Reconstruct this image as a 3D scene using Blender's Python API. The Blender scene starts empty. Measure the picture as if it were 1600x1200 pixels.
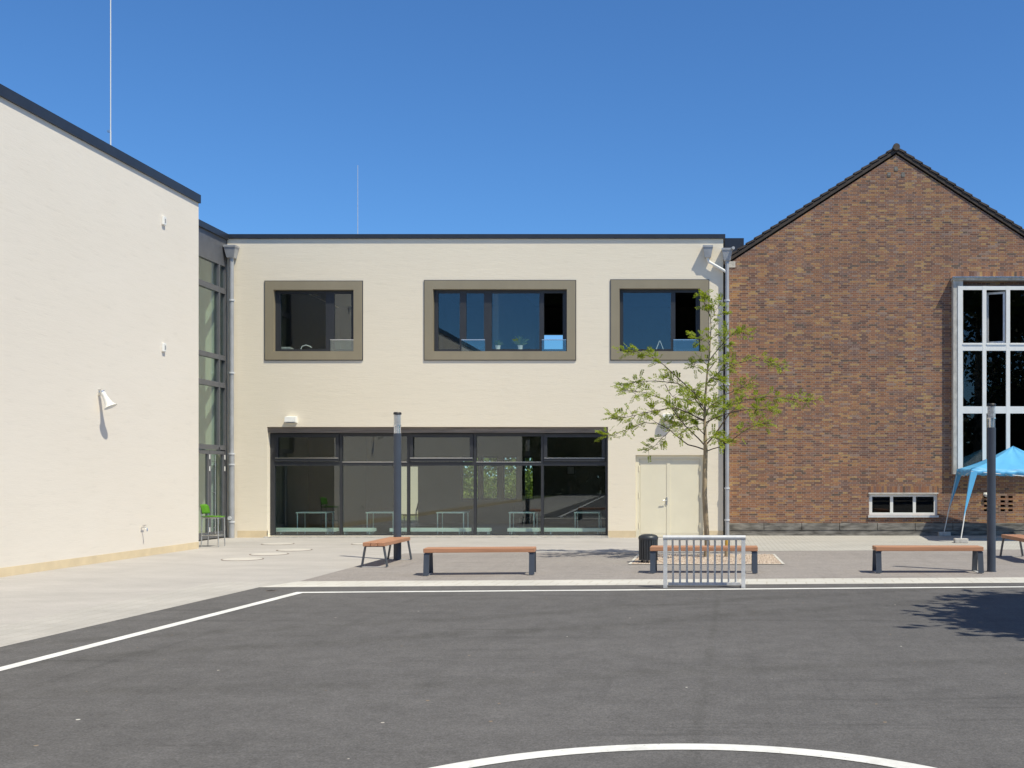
import bpy, math, random
from mathutils import Vector, Matrix
R = math.radians
C = bpy.context.scene.collection
S = bpy.context.scene
rnd = random.Random(7)

# ------------------------------------------------------------------ measured place
F = 1700.0; H = 1.65            # focal length in photo pixels, eye height
YF = 28.62                      # cream facade plane
YB = 29.50                      # brick gable plane
XW = -11.33                     # plastered wing wall plane
XL = -12.54                     # glazed link plane
def X(px, Y): return (px - 1100.0) / F * Y
def Z(py, Y): return H + (742.0 - py) / F * Y
def G(px, py):                  # ground point
    Y = F * H / (py - 742.0)
    return (X(px, Y), Y)
SUN = Vector((0.50, -0.38, 1.0)).normalized()

# ------------------------------------------------------------------ materials
def nodes(name):
    m = bpy.data.materials.new(name); m.use_nodes = True
    nt = m.node_tree
    return m, nt, nt.nodes['Principled BSDF']
def N(nt, t, **kw):
    n = nt.nodes.new(t)
    for k, v in kw.items():
        if k in n.inputs.keys(): n.inputs[k].default_value = v
        else: setattr(n, k, v)
    return n
def L(nt, a, b): nt.links.new(a, b)
def mth(nt, op, a, b=None):
    n = nt.nodes.new('ShaderNodeMath'); n.operation = op
    for i, v in enumerate((a, b)):
        if v is None: continue
        if isinstance(v, (int, float)): n.inputs[i].default_value = v
        else: L(nt, v, n.inputs[i])
    return n.outputs[0]
def mixc(nt, fac, a, b, mode='MIX'):
    n = nt.nodes.new('ShaderNodeMix'); n.data_type = 'RGBA'; n.blend_type = mode
    for sock, v in ((n.inputs[0], fac), (n.inputs[6], a), (n.inputs[7], b)):
        if isinstance(v, (int, float)): sock.default_value = v
        elif isinstance(v, tuple): sock.default_value = (*v, 1)
        else: L(nt, v, sock)
    return n.outputs[2]
def ramp(nt, fac, stops, const=False):
    n = nt.nodes.new('ShaderNodeValToRGB')
    e = n.color_ramp.elements
    while len(e) < len(stops): e.new(0.5)
    for el, (p, c) in zip(e, stops):
        el.position = p; el.color = (*c, 1) if isinstance(c, tuple) else (c, c, c, 1)
    if const: n.color_ramp.interpolation = 'CONSTANT'
    L(nt, fac, n.inputs[0]); return n.outputs[0]
def noise(nt, scale=(1, 1, 1), s=1.0, detail=4, rough=.55, rot=(0, 0, 0)):
    tc = nt.nodes.new('ShaderNodeTexCoord'); mp = nt.nodes.new('ShaderNodeMapping')
    mp.inputs['Scale'].default_value = scale; mp.inputs['Rotation'].default_value = rot
    L(nt, tc.outputs['Object'], mp.inputs[0])
    n = N(nt, 'ShaderNodeTexNoise', Scale=s, Detail=detail, Roughness=rough)
    L(nt, mp.outputs[0], n.inputs['Vector']); return n.outputs['Fac']
def bump(nt, p, h, strength=.3, dist=.01):
    b = N(nt, 'ShaderNodeBump', Strength=strength, Distance=dist)
    L(nt, h, b.inputs['Height']); L(nt, b.outputs[0], p.inputs['Normal'])
def mat(name, col, rough=.6, metal=0.0, var=.12, s=6.0, scale=(1, 1, 1), bmp=0.0, spec=None):
    m, nt, p = nodes(name)
    f = noise(nt, scale, s)
    lo = tuple(c * (1 - var) for c in col); hi = tuple(min(1, c * (1 + var)) for c in col)
    L(nt, ramp(nt, f, [(.3, lo), (.7, hi)]), p.inputs['Base Color'])
    p.inputs['Roughness'].default_value = rough; p.inputs['Metallic'].default_value = metal
    if spec is not None: p.inputs['Specular IOR Level'].default_value = spec
    if bmp: bump(nt, p, f, bmp)
    return m

def plaster(name, col, bs=.46):
    m, nt, p = nodes(name)
    streak = noise(nt, (.9, .9, 6.5), 1.7, 7, .68)
    fine = noise(nt, (2.5, 2.5, 19), 2.3, 4, .65)
    big = noise(nt, (.25, .25, .35), 1.0, 4, .6)
    c = mixc(nt, ramp(nt, big, [(.3, 0.0), (.75, 1.0)]), col, tuple(x * y for x, y in zip(col, (.96, .955, .945))))
    d = ramp(nt, streak, [(.24, .91), (.42, .995), (.8, 1.02)])
    c = mixc(nt, 1.0, c, d, 'MULTIPLY')
    L(nt, c, p.inputs['Base Color'])
    p.inputs['Roughness'].default_value = .92; p.inputs['Specular IOR Level'].default_value = .15
    h = mth(nt, 'ADD', mth(nt, 'MULTIPLY', streak, .7), mth(nt, 'MULTIPLY', fine, .5))
    bump(nt, p, h, bs, .012)
    return m

def brickmat(name, w=.25, h=.0535, bond=True):
    m, nt, p = nodes(name)
    tc = nt.nodes.new('ShaderNodeTexCoord'); sp = nt.nodes.new('ShaderNodeSeparateXYZ')
    L(nt, tc.outputs['Object'], sp.inputs[0])
    x = mth(nt, 'ADD', sp.outputs[0], sp.outputs[1]); z = sp.outputs[2]
    zr = mth(nt, 'DIVIDE', mth(nt, 'ADD', z, 20.0), h); row = mth(nt, 'FLOOR', zr)
    odd = mth(nt, 'MULTIPLY', mth(nt, 'MODULO', row, 2.0), 1.0 if bond else 0.0)
    jit = nt.nodes.new('ShaderNodeTexWhiteNoise'); jit.noise_dimensions = '1D'; L(nt, row, jit.inputs['W'])
    xo = mth(nt, 'ADD', mth(nt, 'MULTIPLY', mth(nt, 'ADD', mth(nt, 'DIVIDE', mth(nt, 'ADD', x, 40.0), w), mth(nt, 'MULTIPLY', jit.outputs['Value'], .03)),
             mth(nt, 'ADD', 1.0, odd)), mth(nt, 'MULTIPLY', odd, .5))
    col = mth(nt, 'FLOOR', xo); fx = mth(nt, 'FRACT', xo); fz = mth(nt, 'FRACT', zr)
    cb = nt.nodes.new('ShaderNodeCombineXYZ'); L(nt, col, cb.inputs[0]); L(nt, row, cb.inputs[1])
    wn = nt.nodes.new('ShaderNodeTexWhiteNoise'); wn.noise_dimensions = '2D'; L(nt, cb.outputs[0], wn.inputs['Vector'])
    c = ramp(nt, wn.outputs['Value'], [(0, (.175, .098, .078)), (.11, (.275, .138, .088)), (.27, (.335, .172, .096)), (.42, (.225, .140, .118)),
                                       (.54, (.290, .152, .098)), (.68, (.375, .215, .105)), (.79, (.235, .135, .098)), (.88, (.405, .262, .125)), (.93, (.135, .098, .082)), (.97, (.30, .21, .17))], True)
    big = noise(nt, (1, 1, 1), .55, 3, .6)
    c = mixc(nt, 1.0, c, ramp(nt, big, [(.3, (.84, .83, .86)), (.7, (1.12, 1.08, 1.0))]), 'MULTIPLY')
    gr = noise(nt, (1, 1, 2.2), 22, 4, .7)
    c = mixc(nt, 1.0, c, ramp(nt, gr, [(.25, .62), (.75, 1.34)]), 'MULTIPLY')
    mort = mth(nt, 'MAXIMUM', mth(nt, 'LESS_THAN', fx, mth(nt, 'MULTIPLY', mth(nt, 'ADD', 1.0, odd), .05)), mth(nt, 'LESS_THAN', fz, .16))
    c = mixc(nt, mth(nt, 'MULTIPLY', mort, .8), c, (.37, .30, .24))
    w2 = nt.nodes.new('ShaderNodeTexWhiteNoise'); w2.noise_dimensions = '3D'; L(nt, cb.outputs[0], w2.inputs['Vector'])
    joint_shade = mth(nt, 'MULTIPLY', mth(nt, 'MULTIPLY', mth(nt, 'GREATER_THAN', fz, .84), mth(nt, 'GREATER_THAN', w2.outputs['Value'], .72)), .65 if bond else 0.0)  # shadow dashes under some bricks, painted into the colour
    c = mixc(nt, joint_shade, c, (.06, .05, .045))
    grime = noise(nt, (1.6, 1.6, .35), .8, 5, .65)
    c = mixc(nt, 1.0, c, ramp(nt, grime, [(.25, (.80, .80, .82)), (.5, (1, 1, 1)), (.8, (1.07, 1.05, 1.02))]), 'MULTIPLY')
    L(nt, c, p.inputs['Base Color']); p.inputs['Roughness'].default_value = .85
    p.inputs['Specular IOR Level'].default_value = .25
    bump(nt, p, mth(nt, 'ADD', mth(nt, 'SUBTRACT', 1.0, mort), mth(nt, 'MULTIPLY', wn.outputs['Value'], .5)), .6, .006)
    return m

def glass(name, r0=.10, tint=(.80, .88, .84)):
    m, nt, p = nodes(name); nt.nodes.remove(p)
    out = nt.nodes['Material Output']
    lw = N(nt, 'ShaderNodeLayerWeight', Blend=.5)
    f5 = mth(nt, 'POWER', lw.outputs['Facing'], 5.0)
    fac = mth(nt, 'ADD', mth(nt, 'MULTIPLY', f5, 1 - r0), r0)
    t = N(nt, 'ShaderNodeBsdfTransparent'); t.inputs[0].default_value = (*tint, 1)
    g = N(nt, 'ShaderNodeBsdfGlossy', Roughness=0.004); g.inputs[0].default_value = (.93, .96, 1, 1)
    wav = noise(nt, (1, 1, 1), .9, 1, .4)
    b = N(nt, 'ShaderNodeBump', Strength=.03, Distance=.01); L(nt, wav, b.inputs['Height']); L(nt, b.outputs[0], g.inputs['Normal'])
    mx = nt.nodes.new('ShaderNodeMixShader')
    L(nt, fac, mx.inputs[0]); L(nt, t.outputs[0], mx.inputs[1]); L(nt, g.outputs[0], mx.inputs[2])
    L(nt, mx.outputs[0], out.inputs[0]); return m

def asphalt(name, base, contrast=.16, streaks=True, specks=True):
    m, nt, p = nodes(name)
    fine = noise(nt, (1, 1, 1), 70, 3, .7)
    mid = noise(nt, (1, 1, 1), 3.2, 6, .65)
    big = noise(nt, (.5, 1.1, 1), .35, 4, .6, (0, 0, .4))
    c = mixc(nt, 1.0, base, ramp(nt, fine, [(.25, .60), (.75, 1.42)]), 'MULTIPLY')
    c = mixc(nt, 1.0, c, ramp(nt, noise(nt, (1, 1, 1), 22, 4, .75), [(.25, .80), (.75, 1.2)]), 'MULTIPLY')
    c = mixc(nt, 1.0, c, ramp(nt, mid, [(.25, 1 - contrast), (.75, 1 + contrast)]), 'MULTIPLY')
    c = mixc(nt, 1.0, c, ramp(nt, big, [(.25, 1 - contrast), (.75, 1 + contrast)]), 'MULTIPLY')
    if streaks:
        st = noise(nt, (.22, 2.4, 1), 1.0, 5, .7, (0, 0, -.75))
        c = mixc(nt, 1.0, c, ramp(nt, st, [(.28, .70), (.42, 1.0), (.66, 1.0), (.82, 1.16)]), 'MULTIPLY')
        st2 = noise(nt, (3.0, .16, 1), 1.0, 4, .7, (0, 0, .12))
        c = mixc(nt, 1.0, c, ramp(nt, st2, [(.25, .80), (.40, 1.0), (.8, 1.06)]), 'MULTIPLY')
    if specks:
        tc = nt.nodes.new('ShaderNodeTexCoord')
        v = N(nt, 'ShaderNodeTexVoronoi', Scale=1.5, voronoi_dimensions='2D'); L(nt, tc.outputs['Object'], v.inputs['Vector'])
        sp = nt.nodes.new('ShaderNodeSeparateColor'); L(nt, v.outputs['Color'], sp.inputs[0])
        k = mth(nt, 'MULTIPLY', mth(nt, 'LESS_THAN', v.outputs['Distance'], mth(nt, 'MULTIPLY', sp.outputs[1], .022)), mth(nt, 'GREATER_THAN', sp.outputs[0], .62))
        c = mixc(nt, k, c, ramp(nt, sp.outputs[2], [(0, (.22, .15, .09)), (.55, (.30, .24, .18)), (.9, (.70, .68, .64))]))
        # two long tyre scuffs swinging across the court and a faint seam
        sx = nt.nodes.new('ShaderNodeSeparateXYZ'); L(nt, tc.outputs['Object'], sx.inputs[0])
        wob = mth(nt, 'MULTIPLY', mth(nt, 'SUBTRACT', noise(nt, (.25, .25, 1), 1.0, 2, .5), .5), 1.6)
        rag = noise(nt, (2.0, .7, 1), 2.0, 5, .7, (0, 0, .5))
        for kx, ky, c0, wd, lo in ((.55, -1.0, 12.6, .16, .80), (.55, -1.0, 14.1, .13, .82), (.22, -1.0, 9.2, .10, .86), (1.0, -.03, .25, .03, .84), (.9, -.25, -7.0, .30, .82)):
            dl = mth(nt, 'ABSOLUTE', mth(nt, 'ADD', mth(nt, 'ADD', mth(nt, 'ADD', mth(nt, 'MULTIPLY', sx.outputs[0], kx), mth(nt, 'MULTIPLY', sx.outputs[1], ky)), c0), wob if wd > .05 else mth(nt, 'MULTIPLY', wob, .05)))
            m_ = mth(nt, 'MULTIPLY', ramp(nt, mth(nt, 'DIVIDE', dl, wd * 2.2), [(.2, 1.0), (1.0, 0.0)]), ramp(nt, rag, [(.36, 0.0), (.62, 1.0)]))
            c = mixc(nt, m_, c, mixc(nt, 1.0, c, (lo, lo, lo * .98), 'MULTIPLY'))
    L(nt, c, p.inputs['Base Color']); p.inputs['Roughness'].default_value = .85
    p.inputs['Specular IOR Level'].default_value = .25
    bump(nt, p, fine, .35, .006)
    return m

def pavers(name, base, w, h, rot=0.0, joint=.06, jc=.72, jit=.10):
    m, nt, p = nodes(name)
    tc = nt.nodes.new('ShaderNodeTexCoord'); mp = nt.nodes.new('ShaderNodeMapping')
    mp.inputs['Rotation'].default_value = (0, 0, rot); L(nt, tc.outputs['Object'], mp.inputs[0])
    b = N(nt, 'ShaderNodeTexBrick', Scale=1.0)
    b.inputs['Color1'].default_value = (1 - jit,) * 3 + (1,); b.inputs['Color2'].default_value = (1 + jit * .5,) * 3 + (1,)
    b.inputs['Mortar'].default_value = (jc, jc * .97, jc * .93, 1)
    b.inputs['Mortar Size'].default_value = joint * h; b.inputs['Brick Width'].default_value = w; b.inputs['Row Height'].default_value = h
    L(nt, mp.outputs[0], b.inputs['Vector'])
    c = mixc(nt, 1.0, base, b.outputs['Color'], 'MULTIPLY')
    c = mixc(nt, 1.0, c, ramp(nt, noise(nt, (.6, 1, 1), 1.1, 6, .65), [(.25, .86), (.75, 1.1)]), 'MULTIPLY')
    c = mixc(nt, 1.0, c, ramp(nt, noise(nt, (1, 1, 1), 40, 3, .6), [(.25, .90), (.75, 1.08)]), 'MULTIPLY')
    L(nt, c, p.inputs['Base Color']); p.inputs['Roughness'].default_value = .9; p.inputs['Specular IOR Level'].default_value = .2
    return m

def leafmat(name, col, col2, trans=.45):
    m, nt, p = nodes(name); out = nt.nodes['Material Output']
    g = nt.nodes.new('ShaderNodeNewGeometry')
    c = ramp(nt, g.outputs['Random Per Island'], [(0, col), (1, col2)])
    L(nt, c, p.inputs['Base Color']); p.inputs['Roughness'].default_value = .55; p.inputs['Specular IOR Level'].default_value = .3
    t = nt.nodes.new('ShaderNodeBsdfTranslucent')
    L(nt, mixc(nt, 1.0, c, (1.3, 1.25, .6), 'MULTIPLY'), t.inputs[0])
    mx = nt.nodes.new('ShaderNodeMixShader'); mx.inputs[0].default_value = trans
    L(nt, p.outputs[0], mx.inputs[1]); L(nt, t.outputs[0], mx.inputs[2]); L(nt, mx.outputs[0], out.inputs[0]); return m

def wood(name, col, axis=(.6, 14, 14)):
    m, nt, p = nodes(name)
    f = noise(nt, axis, 2.5, 5, .6)
    L(nt, ramp(nt, f, [(.25, tuple(x * .72 for x in col)), (.5, col), (.8, tuple(x * 1.2 for x in col))]), p.inputs['Base Color'])
    p.inputs['Roughness'].default_value = .6; bump(nt, p, f, .25, .004); return m

M = {}
M['cream'] = plaster('cream_plaster', (.858, .778, .640))
M['wing'] = plaster('wing_plaster', (.80, .742, .664), .30)
M['plinth'] = mat('ochre_plinth_paint', (.70, .575, .385), .85, var=.08, s=3, bmp=.2)
M['brick'] = brickmat('brown_brick')
M['soldier'] = brickmat('soldier_brick', .072, 4.0, False)
M['stone'] = mat('grey_stone_plinth', (.175, .165, .150), .85, var=.62, s=5, scale=(.6, 1, 2.5), bmp=.6)
M['anth'] = mat('anthracite_metal', (.040, .046, .060), .42, .35, .10, 3)
M['frame'] = mat('dark_window_frame', (.040, .043, .050), .45, .2, .08, 4)
M['linkframe'] = mat('grey_window_frame', (.135, .140, .155), .45, .2, .08, 4)
M['taupe'] = mat('taupe_metal', (.318, .272, .188), .5, .15, .06, 2, (1, 1, .4))
M['blind'] = mat('blind_box', (.20, .17, .145), .6, 0, .35, 2, (.6, 1, 8))
M['zinc'] = mat('zinc', (.40, .41, .43), .55, .35, .16, 5, (1, 1, .5))
M['steel'] = mat('galvanised_steel', (.66, .67, .69), .48, .25, .10, 14)
M['steelm'] = mat('brushed_steel', (.72, .72, .72), .25, .9, .05, 8)
M['white'] = mat('white_paint', (.80, .80, .78), .5, 0, .04, 5)
M['concrete'] = mat('pale_concrete', (.52, .50, .47), .9, 0, .18, 8, bmp=.3)
M['door'] = mat('cream_door_paint', (.79, .735, .575), .45, 0, .03, 2)
M['bench'] = wood('bench_timber', (.43, .215, .125))
M['benchleg'] = mat('bench_leg_paint', (.062, .075, .10), .45, .2, .1, 5)
M['lamp'] = mat('lamp_post_paint', (.048, .062, .090), .55, .0, .1, 4)
M['black'] = mat('black_plastic', (.02, .02, .022), .5, 0, .1, 4)
M['bin'] = mat('bin_metal', (.055, .060, .068), .42, .35, .15, 6)
M['roof'] = mat('dark_roof_tile', (.055, .042, .036), .6, 0, .35, 5, bmp=.3)
M['verge'] = mat('verge_board', (.050, .037, .030), .7, 0, .25, 5)
M['gravelroof'] = mat('roof_membrane', (.16, .16, .16), .9)
M['green'] = mat('green_plastic', (.10, .28, .015), .4, 0, .05)
M['mint'] = mat('mint_paint', (.76, .92, .87), .5, 0, .05)
M['bark'] = mat('grey_brown_bark', (.34, .27, .175), .9, 0, .35, 12, (1, 1, .25), .6)
M['twig'] = mat('dark_bark', (.085, .06, .045), .9, 0, .3, 12)
M['yellow'] = mat('yellow_paint', (.62, .38, .05), .6, 0, .15)
M['blue'] = mat('blue_tarpaulin', (.105, .42, .74), .5, 0, .05, 3, bmp=.2)
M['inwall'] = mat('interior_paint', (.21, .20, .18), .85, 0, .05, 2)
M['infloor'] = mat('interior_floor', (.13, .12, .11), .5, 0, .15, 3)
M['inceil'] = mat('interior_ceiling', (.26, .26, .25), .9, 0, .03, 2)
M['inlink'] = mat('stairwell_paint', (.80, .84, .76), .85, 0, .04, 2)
M['dark'] = mat('unlit_black', (.035, .034, .033), .9)  # near-black: dimness of rooms and the wall gap put into the colour
M['glass'] = glass('window_glass', .072, (.90, .945, .92))
M['glassg'] = glass('green_glass', .13, (.86, .93, .88))
M['glassd'] = glass('old_dark_glass', .045, (.62, .64, .62))
M['guard'] = glass('guard_glass', .13, (.80, .88, .86))
M['lens'] = mat('lamp_lens', (.62, .64, .66), .25, .3, .12, 30, (.2, .2, 6))
M['court'] = asphalt('court_asphalt', (.116, .1125, .1145))
M['yard'] = asphalt('yard_asphalt', (.285, .262, .252), .10, True, False)
M['pave'] = pavers('left_paving', (.44, .42, .408), .2, .1, 0, .03, .9, .025)
M['pave2'] = pavers('right_pavers', (.48, .468, .44), .22, .11, R(0), .10, .68, .05)
M['strip'] = pavers('kerb_pavers', (.60, .585, .55), .30, .42, R(3.3), .03, .86, .03)
M['band'] = pavers('edge_band', (.455, .438, .42), .4, .2, R(90), .03, .85, .04)
M['ground'] = mat('ground_soil_grass', (.11, .13, .06), .95, 0, .35, .8)
M['line'] = mat('white_line_paint', (.80, .80, .79), .7, 0, .09, 20)
nt_ = M['line'].node_tree; p_ = nt_.nodes['Principled BSDF']; src = p_.inputs['Base Color'].links[0].from_socket
chip = noise(nt_, (1, 1, 1), 26, 5, .75); dirt = noise(nt_, (1, 1, 1), 1.6, 5, .7)
cc = mixc(nt_, 1.0, src, ramp(nt_, dirt, [(.3, .80), (.6, 1.0)]), 'MULTIPLY')
L(nt_, mixc(nt_, ramp(nt_, chip, [(.30, .75), (.37, 0.0)]), cc, (.13, .125, .12)), p_.inputs['Base Color'])
M['cover'] = mat('manhole_concrete', (.52, .495, .465), .9, 0, .08, 12)
M['rim'] = mat('manhole_iron', (.20, .16, .135), .8, .3, .2, 12)
M['gravelbase'] = mat('gravel_bed', (.50, .40, .32), .95, 0, .35, 40)
M['pebble'] = leafmat('pebbles', (.34, .25, .19), (.66, .57, .48), 0.0)
M['leaf'] = leafmat('young_leaf', (.165, .245, .028), (.34, .40, .055), .5)
M['leafdark'] = leafmat('dark_leaf', (.018, .038, .012), (.045, .075, .020), .25)
M['leafmid'] = leafmat('hedge_leaf', (.075, .14, .025), (.20, .27, .06), .35)
M['paper'] = mat('paper', (.78, .78, .78), .8, 0, .03)
M['cardb'] = mat('grey_card', (.35, .35, .36), .8)
M['grey'] = mat('old_concrete', (.50, .48, .44), .9, 0, .25, 9, (1, 1, .6), .3)

# ------------------------------------------------------------------ mesh builder
class MB:
    def __init__(s): s.v = []; s.f = []; s.sm = []
    def add(s, vs, fs, sm=False):
        o = len(s.v); s.v += [Vector(v) for v in vs]
        for f in fs: s.f.append([i + o for i in f]); s.sm.append(sm)
        return s
    def quad(s, a, b, c, d): return s.add([a, b, c, d], [(0, 1, 2, 3)])
    def box(s, x0, x1, y0, y1, z0, z1):
        return s.add([(x0, y0, z0), (x1, y0, z0), (x1, y1, z0), (x0, y1, z0), (x0, y0, z1), (x1, y0, z1), (x1, y1, z1), (x0, y1, z1)],
                     [(0, 3, 2, 1), (4, 5, 6, 7), (0, 1, 5, 4), (1, 2, 6, 5), (2, 3, 7, 6), (3, 0, 4, 7)])
    def obox(s, pts_bot, pts_top):      # 4+4 corner hexahedron
        return s.add(list(pts_bot) + list(pts_top), [(0, 3, 2, 1), (4, 5, 6, 7), (0, 1, 5, 4), (1, 2, 6, 5), (2, 3, 7, 6), (3, 0, 4, 7)])
    def bbox(s, x0, x1, y0, y1, z0, z1, b=.006):   # box with chamfered vertical/horizontal edges
        vs = []; 
        for z, i in ((z0, b), (z0 + b, 0), (z1 - b, 0), (z1, b)):
            vs += [(x0 + i + b * (i == 0) , y0 + i, z), (x1 - i - b * (i == 0), y0 + i, z), (x1 - i, y0 + i + b * (i == 0), z), (x1 - i, y1 - i - b * (i == 0), z),
                   (x1 - i - b * (i == 0), y1 - i, z), (x0 + i + b * (i == 0), y1 - i, z), (x0 + i, y1 - i - b * (i == 0), z), (x0 + i, y0 + i + b * (i == 0), z)]
        # the inset rings collapse corners slightly; keep eight-gon rings
        for k, z in ((0, z0), (3, z1)):
            e = b
            ring = [(x0 + 2*e, y0 + e), (x1 - 2*e, y0 + e), (x1 - e, y0 + 2*e), (x1 - e, y1 - 2*e), (x1 - 2*e, y1 - e), (x0 + 2*e, y1 - e), (x0 + e, y1 - 2*e), (x0 + e, y0 + 2*e)]
            for j, (a, c) in enumerate(ring): vs[k * 8 + j] = (a, c, z)
        fs = [tuple(range(7, -1, -1)), tuple(range(24, 32))]
        for k in range(3):
            for j in range(8):
                a = k * 8 + j; c = k * 8 + (j + 1) % 8
                fs.append((a, c, c + 8, a + 8))
        return s.add(vs, fs)
    def ring(s, x0, x1, z0, z1, w, y0, y1):        # rectangular frame in the XZ plane, stiles run through
        s.box(x0, x0 + w, y0, y1, z0, z1); s.box(x1 - w, x1, y0, y1, z0, z1)
        s.box(x0 + w, x1 - w, y0, y1, z0, z0 + w); s.box(x0 + w, x1 - w, y0, y1, z1 - w, z1); return s
    def tube(s, pts, rad, n=10, cap=True):
        pts = [Vector(p) for p in pts]
        if isinstance(rad, (int, float)): rad = [rad] * len(pts)
        vs = []; fs = []; ref = None
        for i, p in enumerate(pts):
            d = (pts[min(i + 1, len(pts) - 1)] - pts[max(i - 1, 0)]).normalized()
            if ref is None:
                ref = Vector((1, 0, 0)) if abs(d.x) < .9 else Vector((0, 1, 0))
            u = (ref - d * ref.dot(d)).normalized(); w = d.cross(u); ref = u
            for k in range(n):
                a = 2 * math.pi * k / n
                vs.append(p + (u * math.cos(a) + w * math.sin(a)) * rad[i])
        for i in range(len(pts) - 1):
            for k in range(n):
                a = i * n + k; b = i * n + (k + 1) % n
                fs.append((a, b, b + n, a + n))
        s.add(vs, fs, True)
        if cap:
            s.add(vs[:n], [tuple(range(n - 1, -1, -1))]); s.add(vs[-n:], [tuple(range(n))])
        return s
    def lathe(s, prof, n=24, c=(0, 0, 0), sm=True):   # profile of (r, z)
        vs = []; fs = []
        for r, z in prof:
            for k in range(n):
                a = 2 * math.pi * k / n; vs.append((c[0] + r * math.cos(a), c[1] + r * math.sin(a), c[2] + z))
        for i in range(len(prof) - 1):
            for k in range(n):
                a = i * n + k; b = i * n + (k + 1) % n; fs.append((a, b, b + n, a + n))
        s.add(vs, fs, sm)
        s.add(vs[:n], [tuple(range(n - 1, -1, -1))]); s.add(vs[-n:], [tuple(range(n))])
        return s
    def sheet(s, poly, z): return s.add([(a, b, z) for a, b in poly], [tuple(range(len(poly)))])
    def build(s, name, m, parent=None, off=None):
        """off = world position of the root the vertices are given against (None: already local)"""
        me = bpy.data.meshes.new(name)
        o3 = Vector(off) if off is not None else Vector((0, 0, 0))
        me.from_pydata([tuple(v - o3) for v in s.v], [], s.f); me.update()
        if any(s.sm): me.polygons.foreach_set('use_smooth', s.sm)
        me.materials.append(m)
        o = bpy.data.objects.new(name, me); C.objects.link(o)
        if parent is not None: o.parent = parent
        elif off is not None: o.location = o3
        return o

def each(mb, name, m, parent=None, off=None):
    """every separate piece of the builder as a part of its own"""
    par = list(range(len(mb.v)))
    def find(a):
        while par[a] != a: par[a] = par[par[a]]; a = par[a]
        return a
    for f in mb.f:
        for b in f[1:]: par[find(b)] = find(f[0])
    # pieces whose boxes touch belong together
    comp = {}
    for i in range(len(mb.v)): comp.setdefault(find(i), []).append(i)
    bb = {k: [(min(mb.v[i][a] for i in v), max(mb.v[i][a] for i in v)) for a in range(3)] for k, v in comp.items()}
    ks = list(comp)
    for i in range(len(ks)):
        for j in range(i):
            A, B = bb[ks[i]], bb[ks[j]]
            if all(A[a][0] <= B[a][1] + .002 and B[a][0] <= A[a][1] + .002 for a in range(3)): par[find(ks[i])] = find(ks[j])
    groups = {}
    for fi, f in enumerate(mb.f): groups.setdefault(find(f[0]), []).append(fi)
    for fl in groups.values():
        q = MB(); idx = {}
        for fi in fl:
            for i in mb.f[fi]:
                if i not in idx: idx[i] = len(q.v); q.v.append(mb.v[i])
            q.f.append([idx[i] for i in mb.f[fi]]); q.sm.append(mb.sm[fi])
        q.build(name, m, parent, off)

def tag(o, label, cat, group=None):
    o['label'] = label; o['category'] = cat
    if group: o['group'] = group
    return o
def thing(name, label, cat, loc=(0, 0, 0), rz=0, group=None):
    o = bpy.data.objects.new(name, None); C.objects.link(o); o.location = loc; o.rotation_euler = (0, 0, rz)
    o.empty_display_size = .2
    return tag(o, label, cat, group)
def struct(o, kind='structure'): o['kind'] = kind; return o
def dup(root, loc, rz, label, group=None):
    r = root.copy(); C.objects.link(r); r.location = loc; r.rotation_euler = (0, 0, rz); r['label'] = label
    if group: r['group'] = group
    for ch in list(root.children):
        c = ch.copy(); C.objects.link(c); c.parent = r
        for g in list(ch.children):
            d = g.copy(); C.objects.link(d); d.parent = c
    return r
def wall_holes(mb, xs0, xs1, zs0, zs1, holes, y0, y1, flip=False):
    """wall in the XZ plane from y0 (front) to y1 (back) with rectangular holes (x0,x1,z0,z1)"""
    xs = sorted({xs0, xs1, *[h[0] for h in holes], *[h[1] for h in holes]})
    zs = sorted({zs0, zs1, *[max(h[2], zs0) for h in holes], *[h[3] for h in holes]})
    def hole(i, j):
        if i < 0 or j < 0 or i >= len(xs) - 1 or j >= len(zs) - 1: return True
        cx = (xs[i] + xs[i + 1]) / 2; cz = (zs[j] + zs[j + 1]) / 2
        return any(h[0] < cx < h[1] and h[2] < cz < h[3] for h in holes)
    for i in range(len(xs) - 1):
        for j in range(len(zs) - 1):
            if hole(i, j): continue
            a, b, c, d = xs[i], xs[i + 1], zs[j], zs[j + 1]
            mb.quad((a, y0, c), (b, y0, c), (b, y0, d), (a, y0, d))
            mb.quad((b, y1, c), (a, y1, c), (a, y1, d), (b, y1, d))
            if hole(i - 1, j): mb.quad((a, y1, c), (a, y0, c), (a, y0, d), (a, y1, d))
            if hole(i + 1, j): mb.quad((b, y0, c), (b, y1, c), (b, y1, d), (b, y0, d))
            if hole(i, j - 1): mb.quad((a, y1, c), (b, y1, c), (b, y0, c), (a, y0, c))
            if hole(i, j + 1): mb.quad((a, y0, d), (b, y0, d), (b, y1, d), (a, y1, d))
    return mb

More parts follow.
